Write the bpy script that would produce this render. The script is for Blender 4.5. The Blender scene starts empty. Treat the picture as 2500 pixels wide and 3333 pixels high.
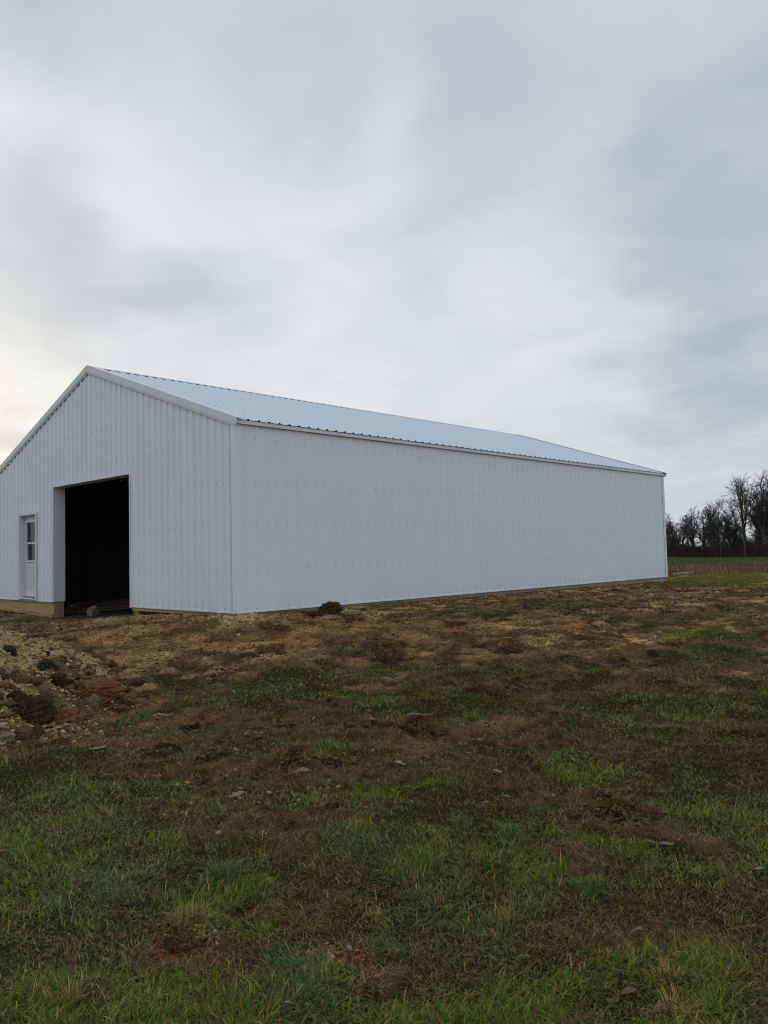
import bpy, math, random
import numpy as np
from mathutils import Vector, Matrix

random.seed(7)
RNG = np.random.default_rng(11)
scene = bpy.context.scene
COL = scene.collection

# ------------------------------------------------------------------ camera
FPX, PITCH, ROLL, YAW = 2552.3523, .0525, -.0234, .77
CAM = np.array([-7.8569, -11.1293, .9526])
FWD = np.array([math.cos(YAW)*math.cos(PITCH), math.sin(YAW)*math.cos(PITCH), math.sin(PITCH)])
_R = np.array([math.sin(YAW), -math.cos(YAW), 0.0]); _U = np.cross(_R, FWD)
RIGHT = _R*math.cos(ROLL) + _U*math.sin(ROLL)
UP = -_R*math.sin(ROLL) + _U*math.cos(ROLL)
cam_d = bpy.data.cameras.new('camera'); cam = bpy.data.objects.new('camera', cam_d); COL.objects.link(cam)
cam_d.sensor_fit = 'VERTICAL'; cam_d.sensor_height = 36; cam_d.lens = 36*FPX/3333
cam_d.clip_start = .05; cam_d.clip_end = 5000
m = Matrix.Identity(4)
for i in range(3):
    m[i][0] = RIGHT[i]; m[i][1] = UP[i]; m[i][2] = -FWD[i]; m[i][3] = CAM[i]
cam.matrix_world = m
scene.camera = cam

# ------------------------------------------------------------------ noise
def _hash(ix, iy, seed):
    h = (ix.astype(np.int64)*374761393 + iy.astype(np.int64)*668265263 + seed*974711) & 0xffffffff
    h = ((h ^ (h >> 13))*1274126177) & 0xffffffff
    h = (h ^ (h >> 16)) & 0xffffff
    return h/float(0xffffff)
def vnoise(x, y, seed=0):
    ix = np.floor(x); iy = np.floor(y); fx = x-ix; fy = y-iy
    ix = ix.astype(np.int64); iy = iy.astype(np.int64)
    u = fx*fx*fx*(fx*(fx*6-15)+10); v = fy*fy*fy*(fy*(fy*6-15)+10)
    a = _hash(ix, iy, seed); b = _hash(ix+1, iy, seed); c = _hash(ix, iy+1, seed); d = _hash(ix+1, iy+1, seed)
    return (a*(1-u)+b*u)*(1-v) + (c*(1-u)+d*u)*v          # 0..1
def fbm(x, y, scale, seed=0, octv=4, gain=.5):
    x = np.asarray(x, float)/scale; y = np.asarray(y, float)/scale
    t = 0.; a = 1.; n = 0.
    for o in range(octv):
        c, s = math.cos(.7*o+.3), math.sin(.7*o+.3)
        t = t + a*vnoise(x*c-y*s, x*s+y*c, seed+o*17); n += a
        a *= gain; x = x*2.03; y = y*2.03
    return t/n
def sstep(a, b, x):
    t = np.clip((x-a)/(b-a), 0, 1); return t*t*(3-2*t)

# ------------------------------------------------------------------ terrain height
_cp = np.array([(-7.86,-11.13,-.6),(-6,-9.2,-.6),(-9,-8,-.58),(-4.5,-11,-.6),(-3.9,-7.2,-.52),(-5.5,-4.5,-.5),(-3.4,-2.2,-.42),
 (-2,-1.5,-.27),(-.3,-.5,-.075),(0,.02,-.05),(0,1.0,-.08),(0,2.5,-.13),(0,3.67,-.19),(-.2,5.3,-.35),(0,6.88,-.38),(0,8.5,-.36),(0,10.7,-.35),
 (0,13,-.4),(-4,5,-.45),(-4,9,-.5),(-10,0,-.55),(1.7,-.5,-.08),(4,-.1,-.07),(8,-.1,-.1),(12,-.1,-.11),(16.6,-.1,-.15),(1,-6.8,-.38),(6.4,-6.3,-.27),
 (10,-8,-.3),(5,-11,-.5),(0,-14,-.6),(16,-4,-.2),(20,0,-.2),(20,6,-.22),(3,5,-.37),(10,5,-.37),(3,9,-.37),(14,9,-.37),(17,11,-.33),(8,12,-.37)])
def _tps(r2): return np.where(r2 > 1e-9, .5*r2*np.log(np.maximum(r2, 1e-9)), 0.)
def _fit():
    P = _cp[:, :2]; n = len(P)
    d2 = ((P[:, None]-P[None])**2).sum(-1)
    K = _tps(d2) + np.eye(n)*.02
    A = np.zeros((n+3, n+3)); A[:n, :n] = K; A[:n, n] = 1; A[:n, n+1:] = P; A[n, :n] = 1; A[n+1:, :n] = P.T
    b = np.zeros(n+3); b[:n] = _cp[:, 2]
    return np.linalg.solve(A, b)
_w = _fit()
HEAP = (-5.60, -2.35, 2.28, .98)
def H0(x, y):
    x = np.asarray(x, float); y = np.asarray(y, float)
    sh = x.shape; xf = x.ravel(); yf = y.ravel()
    z = np.full(xf.shape, _w[-3]) + _w[-2]*xf + _w[-1]*yf
    for (px, py, _), wi in zip(_cp, _w[:-3]): z += wi*_tps((xf-px)**2+(yf-py)**2)
    d = np.hypot(xf-CAM[0], yf-CAM[1])
    far = -.15 - .0095*(np.minimum(d, 215)-24) + .25*(fbm(xf, yf, 60, 5, 2)-.5)*sstep(60, 120, d)
    t = sstep(20, 32, d)
    return (np.clip(z, -.75, .05)*(1-t) + far*t).reshape(sh)
def ray(px, py): return FWD + RIGHT*(px-1250)/FPX - UP*(py-1666.5)/FPX
def at(px, py):
    d = ray(px, py); z = -.4
    for _ in range(40):
        t = (z-CAM[2])/d[2]; P = CAM+d*t; z = .5*z+.5*float(H0(P[0], P[1]))
    return P
class Zone:                                                # an elliptical patch of ground
    def __init__(s, px, py, rx, ry, k):
        P = at(px, py); s.c = P[:2]; v = P[:2]-CAM[:2]; D = np.hypot(*v); s.v = v/D
        hh = max(.5, CAM[2]-P[2]); s.a = rx/FPX*D; s.b = ry*D*D/(FPX*hh); s.k = k
    def __call__(s, x, y):
        dx = x-s.c[0]; dy = y-s.c[1]
        r = (dx*s.v[0]+dy*s.v[1])/s.b; l = (-dx*s.v[1]+dy*s.v[0])/s.a
        return s.k*np.exp(-(r*r+l*l)**1.3)
Q = 2500/1659.
def Z(x, y, rx, ry, k): return Zone(x*Q, y*Q, rx*Q, ry*Q, k)
GREEN = [Z(340,1458,80,22,.75), Z(570,1495,125,32,.85), Z(700,1437,110,22,.62), Z(955,1437,110,22,.45), Z(950,1507,125,28,.75),
 Z(1225,1455,75,18,.62), Z(1490,1365,90,13,.9), Z(1600,1330,60,14,.6), Z(1640,1500,130,60,.5), Z(1500,1530,150,36,.4), Z(262,1542,26,13,.9),
 Z(90,1690,150,40,.35), Z(1050,1615,60,14,.6), Z(620,1610,120,20,.4), Z(830,1345,120,7,.18), Z(430,1352,90,7,.3), Z(90,1338,110,7,.45),
 Z(1600,1262,120,8,.55), Z(1200,1620,160,20,.3), Z(1580,1405,100,20,.42),Z(1400,1420,120,14,.3), Z(820,1990,50,22,.4)]
BROWN = [Z(600,1660,210,45,-.62), Z(420,1640,160,30,-.5), Z(1000,1575,260,22,-.35), Z(1180,1735,55,14,-.5), Z(1450,1757,130,26,-.7),
 Z(330,2040,95,46,-.8), Z(310,1945,55,22,-.6), Z(690,2035,75,36,-.95), Z(740,2112,110,36,-.55), Z(1310,1852,85,34,-.6), Z(400,1760,120,25,-.45),
 Z(560,1935,45,18,-.6), Z(1130,1890,60,18,-.35), Z(1410,1425,60,8,-.5), Z(1600,1440,60,14,-.35), Z(1490,1378,70,5,-.7),
 Z(250,1790,80,18,-.4), Z(140,1995,60,16,-.5), Z(420,2150,60,24,-.3), Z(1380,2120,130,26,-.35), Z(1560,1560,90,9,-.4), Z(1590,1790,60,20,-.3)]
RED = [Z(330,2040,90,44,1), Z(300,1945,50,18,.6), Z(560,1935,40,16,.7), Z(640,1985,30,14,.8), Z(540,1690,60,20,.35)]
CLAY = [Z(690,2040,62,34,.9), Z(330,1535,40,12,.5), Z(480,1345,160,10,.55), Z(620,1378,240,10,.55), Z(260,1375,190,9,.4), Z(560,1330,120,6,.5), Z(1240,1355,40,8,1.0),
 Z(830,1362,220,9,.4), Z(1330,1420,40,7,.4), Z(280,1425,70,6,.5)]
DARK = [Z(1085,1470,80,14,.8), Z(470,1625,110,16,.5), Z(1405,1420,60,7,.9), Z(1500,1378,80,4,.9), Z(640,1410,180,12,.4), Z(560,1690,60,12,.5), Z(700,1325,70,5,.7), Z(1200,1310,240,8,.3),Z(150,1610,150,12,.5)]
SAND = [Zone(450, 2010, 150, 7, .9), Zone(800, 2012, 75, 13, .8), Zone(1130, 1994, 55, 5, .6), Zone(330, 1995, 60, 3, .4), Zone(130, 2003, 120, 5, .5)]
PA, PB = at(2140, 2083)[:2], at(2490, 1978)[:2]            # the orange marking line sprayed over the turf
PC, PD = at(2440, 1899)[:2], at(2640, 1893)[:2]
PE, PF = at(1850, 2060)[:2], at(1905, 2020)[:2]
def segdist(x, y, A, B):
    ab = B-A; t = np.clip(((x-A[0])*ab[0]+(y-A[1])*ab[1])/(ab@ab), 0, 1)
    return np.hypot(x-A[0]-t*ab[0], y-A[1]-t*ab[1]), t
def side(x, y, A, B):                                      # > 0 on the far side of the line AB (seen from the camera)
    n = np.array([-(B-A)[1], (B-A)[0]]); n = n/np.linalg.norm(n)
    if n@(A-CAM[:2]) < 0: n = -n
    return (x-A[0])*n[0]+(y-A[1])*n[1]
SA, SB = at(2171, 1873)[:2], at(2500, 1867)[:2]
SC, SD = at(2171, 1846)[:2], at(2500, 1831)[:2]
GA, GB = at(2200, 1905)[:2], at(2500, 1905)[:2]
TA, TB = at(2171, 1813)[:2], at(2500, 1812)[:2]
def inbarn(x, y, mrg=0.): return (x > -mrg) & (x < 16.638+mrg) & (y > -mrg) & (y < 11.033+mrg)
def fields(x, y):
    """green cover 0..1, field code, and soil colour weights at ground points"""
    d = np.hypot(x-CAM[0], y-CAM[1]); az = np.arctan2(y-CAM[1], x-CAM[0])-YAW
    wx = x + 1.2*(fbm(x, y, 1.1, 31, 3)-.5); wy = y + 1.2*(fbm(x, y, 1.1, 47, 3)-.5)
    wx += .35*(fbm(x, y, .25, 33, 2)-.5); wy += .35*(fbm(x, y, .25, 34, 2)-.5)
    base = .88 - .22*sstep(4.2, 5.8, d) - .40*sstep(5.4, 7.4, d) - .17*sstep(7.2, 10, d)
    base = base + .17*sstep(-.05, -.4, az)*sstep(5, 7, d)*(1-sstep(10.5, 14, d))
    g = base + .90*(fbm(x, y, .55, 3, 4)-.5) + .5*(fbm(x, y, .16, 4, 2)-.5) + .45*(fbm(x, y, 2.2, 9, 3)-.5)*(1-sstep(9, 12, d)*.6)
    for z in GREEN+BROWN: g = g+z(wx, wy)
    hx, hy, hr, hh = HEAP
    rh = np.hypot(x-hx, y-hy)
    g = np.where(rh < hr*1.06, g*sstep(hr*.98, hr*1.14, rh), g)
    g = np.where(inbarn(x, y, .05), 0., g)
    behind = side(x, y, GA, GB)
    g = np.where(behind > 0, np.maximum(g, .55+.5*(fbm(x, y, 1.5, 77, 3)-.4))*sstep(-.2, 1.6, behind) + g*(1-sstep(-.2, 1.6, behind)), g)
    e = 1.2*(fbm(x, y, 2.5, 63, 3)-.5)
    stub = (side(x, y, SA, SB)+e > 0) & (side(x, y, SC, SD)+e*2 < 0)
    wheat = side(x, y, SC, SD)+e*2 >= 0
    g = np.where(stub, .03, np.where(wheat, .85, g))
    red = sum(z(wx, wy) for z in RED); clay = sum(z(wx, wy) for z in CLAY); dark = sum(z(wx, wy) for z in DARK)
    return np.clip(g, 0, 1), stub, wheat, np.clip(red, 0, 1), np.clip(clay, 0, 1), np.clip(dark, 0, 1), d
def paint(x, y):
    d1, t1 = segdist(x, y, PA, PB); d2, _ = segdist(x, y, PC, PD); d3, _ = segdist(x, y, PE, PF)
    n = fbm(x, y, .5, 91, 3)
    p = sstep(.14, .03, d1+.30*(n-.5)-.03*sstep(.40, .15, t1))*(.35+.65*sstep(.30, .55, fbm(x, y, .9, 92, 2)))
    q = sstep(.28, .05, d2+.3*(n-.5)); r = sstep(.22, .04, d3+.4*(n-.5))*.8
    return np.clip(p, 0, 1)*(1-.0*t1), np.clip(q, 0, 1), np.clip(r, 0, 1)
def heap_h(x, y):
    hx, hy, hr, hh = HEAP
    a = np.arctan2(y-hy, x-hx)
    r = np.hypot(x-hx, y-hy)/(hr*(1+.08*np.sin(3*a+.6)+.05*np.sin(7*a)))
    return np.where(r < 1, hh*(1-r)*(1+.35*r)*(1-.12*np.exp(-(r*4)**2)), 0)
def micro(x, y, g, d):
    bare = 1-sstep(.30, .65, g)
    fade = np.where(inbarn(x, y, .0), .25, 1.)*(1-sstep(30, 60, d))
    n1 = fbm(x, y, .42, 21, 3); n2 = 1-np.abs(2*fbm(x, y, .19, 23, 3)-1); n3 = fbm(x, y, .065, 25, 2)
    rough = .085*(n1-.5) + .075*(n2-.72) + .036*(n3-.5)
    turf = .05*(fbm(x, y, .5, 27, 3)-.5) + .016*(fbm(x, y, .08, 29, 2)-.5)
    big = .10*(fbm(x, y, 2.6, 41, 2)-.5)*sstep(.2, 1.2, np.minimum(d, 8)-2)*np.where(inbarn(x, y, .8), .2, 1)
    nearwall = np.where(inbarn(x, y, .5), .5, 1)
    az = np.abs((np.arctan2(y-CAM[1], x-CAM[0])-YAW+np.pi) % (2*np.pi)-np.pi); fade = fade*(1-.85*sstep(.86, .96, az))
    return (rough*bare*nearwall + turf*(1-bare))*fade + big*fade
def H(x, y):
    x = np.asarray(x, float); y = np.asarray(y, float)
    g, st, wh, r, c, k, d = fields(x, y)
    return H0(x, y)+micro(x, y, g, d)

# ------------------------------------------------------------------ object helpers
def tag(o, label=None, cat=None, group=None, kind=None):
    if label: o['label'] = label
    if cat: o['category'] = cat
    if group: o['group'] = group
    if kind: o['kind'] = kind
    return o
def empty(name, loc=(0, 0, 0), rz=0):
    o = bpy.data.objects.new(name, None); COL.objects.link(o); o.location = loc; o.rotation_euler = (0, 0, rz)
    o.empty_display_size = .2
    return o
def mesh_np(name, V, faces, mat, parent=None, smooth=False, color=None, matidx=None):
    """V (n,3); faces: list of int arrays of shape (m,k), all polygons of k corners"""
    me = bpy.data.meshes.new(name)
    V = np.ascontiguousarray(V, dtype=np.float32)
    me.vertices.add(len(V)); me.vertices.foreach_set('co', V.ravel())
    faces = [np.asarray(f, dtype=np.int32) for f in faces if len(f)]
    nl = sum(f.size for f in faces); npoly = sum(len(f) for f in faces)
    me.loops.add(nl); me.polygons.add(npoly)
    me.loops.foreach_set('vertex_index', np.concatenate([f.ravel() for f in faces]))
    tot = np.concatenate([np.full(len(f), f.shape[1], np.int32) for f in faces])
    st = np.concatenate([[0], np.cumsum(tot)[:-1]]).astype(np.int32)
    me.polygons.foreach_set('loop_start', st)
    try: me.polygons.foreach_set('loop_total', tot)
    except Exception: pass
    me.polygons.foreach_set('use_smooth', np.full(npoly, bool(smooth)))
    mats = mat if isinstance(mat, (list, tuple)) else [mat]
    for mm in mats: me.materials.append(mm)
    if matidx is not None: me.polygons.foreach_set('material_index', np.asarray(matidx, np.int32))
    if color is not None:
        at_ = me.color_attributes.new('tint', 'FLOAT_COLOR', 'POINT')
        c4 = np.ones((len(V), 4), np.float32); c4[:, :3] = color
        at_.data.foreach_set('color', c4.ravel())
    me.update(calc_edges=True); me.validate()
    o = bpy.data.objects.new(name, me); COL.objects.link(o)
    if parent is not None: o.parent = parent
    return o
class MB:
    """collects boxes, quads and prisms into one mesh"""
    def __init__(s): s.v = []; s.q = []; s.t = []; s.n = 0
    def add(s, V, q=(), t=()):
        V = np.asarray(V, float); 
        if len(q): s.q.append(np.asarray(q)+s.n)
        if len(t): s.t.append(np.asarray(t)+s.n)
        s.v.append(V); s.n += len(V)
    def box(s, x0, x1, y0, y1, z0, z1):
        V = [(x, y, z) for x in (x0, x1) for y in (y0, y1) for z in (z0, z1)]
        s.add(V, [(0,1,3,2),(4,6,7,5),(0,4,5,1),(2,3,7,6),(0,2,6,4),(1,5,7,3)])
    def quad(s, *P): s.add(P, [(0, 1, 2, 3)])
    def bar(s, a, b, w, h, up=(0, 0, 1)):
        a = np.array(a, float); b = np.array(b, float); d = (b-a)/np.linalg.norm(b-a); r = np.cross(d, up); r /= np.linalg.norm(r); u = np.cross(r, d)
        V = [p+r*sx*w/2+u*sy*h/2 for p in (a, b) for sx, sy in ((-1,-1),(1,-1),(1,1),(-1,1))]
        s.add(V, [(0,3,2,1),(4,5,6,7),(0,1,5,4),(1,2,6,5),(2,3,7,6),(3,0,4,7)])
    def build(s, name, mat, parent=None, smooth=False):
        o = mesh_np(name, np.concatenate(s.v), [np.concatenate(a) for a in (s.q, s.t) if a], mat, parent, smooth)
        import bmesh
        bm = bmesh.new(); bm.from_mesh(o.data); bmesh.ops.recalc_face_normals(bm, faces=bm.faces[:]); bm.to_mesh(o.data); bm.free()
        return o
def bevel(o, w=.004, seg=2):
    b = o.modifiers.new('b', 'BEVEL'); b.width = w; b.segments = seg; b.limit_method = 'ANGLE'; return o

# ------------------------------------------------------------------ materials
def newmat(name):
    mt = bpy.data.materials.new(name); mt.use_nodes = True
    nt = mt.node_tree; b = nt.nodes['Principled BSDF']
    return mt, nt, b
def N(nt, typ, **kw):
    n = nt.nodes.new(typ)
    for k, v in kw.items():
        if k.startswith('i_'): n.inputs[k[2:].replace('_', ' ')].default_value = v
        else: setattr(n, k, v)
    return n
def mixc(nt, fac, a, b, blend='MIX'):
    n = nt.nodes.new('ShaderNodeMix'); n.data_type = 'RGBA'; n.blend_type = blend
    for sock, v in ((n.inputs[0], fac), (n.inputs[6], a), (n.inputs[7], b)):
        if hasattr(v, 'is_linked'): nt.links.new(v, sock)
        else: sock.default_value = (*v, 1) if isinstance(v, tuple) and len(v) == 3 else v
    return n.outputs[2]
def noise_(nt, vec, scale, detail=4, rough=.55):
    n = N(nt, 'ShaderNodeTexNoise'); n.inputs['Scale'].default_value = scale; n.inputs['Detail'].default_value = detail; n.inputs['Roughness'].default_value = rough
    if vec is not None: nt.links.new(vec, n.inputs['Vector'])
    return n.outputs['Fac']
def ramp(nt, fac, stops):
    r = N(nt, 'ShaderNodeValToRGB'); e = r.color_ramp.elements
    while len(e) < len(stops): e.new(.5)
    for el, (p, c) in zip(e, stops): el.position = p; el.color = (*c, 1) if len(c) == 3 else c
    nt.links.new(fac, r.inputs[0]); return r.outputs[0]
def mapv(nt, vec, scale=(1, 1, 1), rot=(0, 0, 0)):
    n = N(nt, 'ShaderNodeMapping'); n.inputs['Scale'].default_value = scale; n.inputs['Rotation'].default_value = rot
    nt.links.new(vec, n.inputs['Vector']); return n.outputs[0]
def bump(nt, b, h, strength=.4, dist=.01):
    n = N(nt, 'ShaderNodeBump'); n.inputs['Strength'].default_value = strength; n.inputs['Distance'].default_value = dist
    nt.links.new(h, n.inputs['Height']); nt.links.new(n.outputs[0], b.inputs['Normal'])
def geo_pos(nt): return N(nt, 'ShaderNodeNewGeometry').outputs['Position']
def objco(nt): return N(nt, 'ShaderNodeTexCoord').outputs['Object']

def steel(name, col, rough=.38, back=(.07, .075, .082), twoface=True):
    mt, nt, b = newmat(name)
    p = geo_pos(nt)
    n = noise_(nt, mapv(nt, p, (1.3, 1.3, .35)), 1.6, 4)
    dirt = noise_(nt, mapv(nt, p, (3, 3, .5)), 5, 5)
    c = mixc(nt, n, tuple(v*.965 for v in col), tuple(min(1, v*1.02) for v in col))
    sm = N(nt, 'ShaderNodeMapRange'); sm.inputs[1].default_value = .58; sm.inputs[2].default_value = .78; sm.inputs[3].default_value = 0; sm.inputs[4].default_value = .10
    nt.links.new(dirt, sm.inputs[0])
    c = mixc(nt, sm.outputs[0], c, (.45, .43, .40))
    # soil splashed up over the lowest hand's breadth of the sheets
    sx = N(nt, 'ShaderNodeSeparateXYZ'); nt.links.new(p, sx.inputs[0])
    mr = N(nt, 'ShaderNodeMapRange'); mr.inputs[1].default_value = .28; mr.inputs[2].default_value = -.02; mr.inputs[3].default_value = 0; mr.inputs[4].default_value = .22
    nt.links.new(sx.outputs[2], mr.inputs[0])
    mu = N(nt, 'ShaderNodeMath', operation='MULTIPLY'); nt.links.new(mr.outputs[0], mu.inputs[0]); nt.links.new(noise_(nt, p, 9, 5), mu.inputs[1])
    c = mixc(nt, mu.outputs[0], c, (.40, .33, .25))
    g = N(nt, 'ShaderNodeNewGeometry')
    if twoface: c = mixc(nt, g.outputs['Backfacing'], c, back)  # inner faces near black: the barn's interior shade put into their colour
    nt.links.new(c, b.inputs['Base Color'])
    b.inputs['Roughness'].default_value = rough; b.inputs['Specular IOR Level'].default_value = .5
    return mt
M = {}
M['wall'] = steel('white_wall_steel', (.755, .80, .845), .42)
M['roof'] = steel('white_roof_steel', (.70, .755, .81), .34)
M['trim'] = steel('white_trim_steel', (.68, .715, .74), .40, twoface=False)
M['edge'] = steel('white_edge_steel', (.755, .80, .845), .42, twoface=False)
def simple(name, col, rough=.6, nscale=8, amt=.25, bstr=.0, spec=.4, metal=0):
    mt, nt, b = newmat(name)
    p = objco(nt); n = noise_(nt, p, nscale, 5, .6)
    c = mixc(nt, n, tuple(v*(1-amt) for v in col), tuple(min(1, v*(1+amt)) for v in col))
    nt.links.new(c, b.inputs['Base Color']); b.inputs['Roughness'].default_value = rough
    b.inputs['Specular IOR Level'].default_value = spec; b.inputs['Metallic'].default_value = metal
    if bstr: bump(nt, b, noise_(nt, p, nscale*3, 5), bstr, .01)
    return mt
M['screw'] = simple('screw_head_steel', (.22, .225, .23), .5, 30, .2)
M['roofscrew'] = simple('roof_screw_head', (.34, .35, .36), .5, 30, .2)
M['gap'] = simple('black_foam', (.015, .015, .02), .9)
M['door'] = simple('door_paint', (.66, .655, .63), .45, 3, .03)
M['doorframe'] = simple('door_frame_paint', (.70, .70, .685), .45, 3, .03)
M['sillmetal'] = simple('threshold_metal', (.12, .12, .12), .5)
M['rubber'] = simple('seal_black', (.02, .02, .02), .7)
M['reflection_panel'] = simple('pane_reflection_grey', (.42, .45, .45), .5)  # pale grey of the sky reflected in the upper pane
def wood(name, col, axis=1, dark=.5):
    mt, nt, b = newmat(name)
    p = geo_pos(nt); sc = [22, 22, 22]; sc[axis] = 1.2
    n = noise_(nt, mapv(nt, p, tuple(sc)), 1.0, 5, .6); k = noise_(nt, p, 1.7, 2)
    c = ramp(nt, n, [(.28, tuple(v*dark for v in col)), (.5, col), (.75, tuple(min(1, v*1.25) for v in col))])
    c = mixc(nt, mul(nt, k, .6), c, tuple(v*.6 for v in col))
    nt.links.new(c, b.inputs['Base Color']); b.inputs['Roughness'].default_value = .75
    bump(nt, b, n, .25, .004)
    return mt
def mul(nt, s, v):
    n = N(nt, 'ShaderNodeMath', operation='MULTIPLY'); nt.links.new(s, n.inputs[0])
    if hasattr(v, 'is_linked'): nt.links.new(v, n.inputs[1])
    else: n.inputs[1].default_value = v
    return n.outputs[0]
M['wood_y'] = wood('treated_lumber', (.46, .31, .125), 1)
M['wood_x'] = wood('treated_lumber_long', (.37, .29, .17), 0)
M['wood_z'] = wood('post_lumber', (.36, .23, .11), 2)
M['wood_shaded'] = wood('shaded_framing_lumber', (.085, .062, .042), 1)  # lumber darkened, interior shade painted into its colour
M['plank'] = wood('weathered_plank', (.20, .15, .10), 1)
def glass():
    mt, nt, b = newmat('window_glass')
    nt.nodes.remove(b); out = nt.nodes['Material Output']
    t = N(nt, 'ShaderNodeBsdfTransparent'); t.inputs[0].default_value = (.75, .8, .8, 1)
    g = N(nt, 'ShaderNodeBsdfGlossy'); g.inputs['Roughness'].default_value = .03
    fr = N(nt, 'ShaderNodeFresnel'); fr.inputs[0].default_value = 1.5
    mx = N(nt, 'ShaderNodeMixShader'); nt.links.new(fr.outputs[0], mx.inputs[0]); nt.links.new(t.outputs[0], mx.inputs[1]); nt.links.new(g.outputs[0], mx.inputs[2])
    nt.links.new(mx.outputs[0], out.inputs[0]); return mt
M['glass'] = glass()
def tinted(name, rough=.8, vary=.35, nscale=30, trans=0., spec=.2, bstr=0., bdist=.01):
    mt, nt, b = newmat(name)
    a = N(nt, 'ShaderNodeAttribute', attribute_name='tint')
    p = geo_pos(nt); n = noise_(nt, p, nscale, 5, .65)
    lo = mixc(nt, 1., a.outputs[0], (1-vary,)*3, 'MULTIPLY'); hi = mixc(nt, 1., a.outputs[0], (1+vary,)*3, 'MULTIPLY')
    c = mixc(nt, n, lo, hi)
    nt.links.new(c, b.inputs['Base Color']); b.inputs['Roughness'].default_value = rough; b.inputs['Specular IOR Level'].default_value = spec
    if bstr: bump(nt, b, n, bstr, bdist)
    if trans:
        out = nt.nodes['Material Output']; tr = N(nt, 'ShaderNodeBsdfTranslucent'); nt.links.new(c, tr.inputs[0])
        mx = N(nt, 'ShaderNodeMixShader'); mx.inputs[0].default_value = trans
        nt.links.new(b.outputs[0], mx.inputs[1]); nt.links.new(tr.outputs[0], mx.inputs[2]); nt.links.new(mx.outputs[0], out.inputs[0])
    return mt
M['ground'] = tinted('soil_and_thatch', .95, .6, 55, 0, .0, .8, .02)
M['blade'] = tinted('grass_blade', .6, .12, 8, .12, .06)
M['pebble'] = tinted('limestone_gravel', .85, .28, 25, 0, .1, .4, .006)
M['soil'] = tinted('clay_soil', .95, .45, 18, 0, .0, .8, .03)
M['bark'] = tinted('bark', .95, .3, 3, 0, .05)
M['leaf'] = tinted('dry_leaf', .8, .25, 60, .15, .15)

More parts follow.
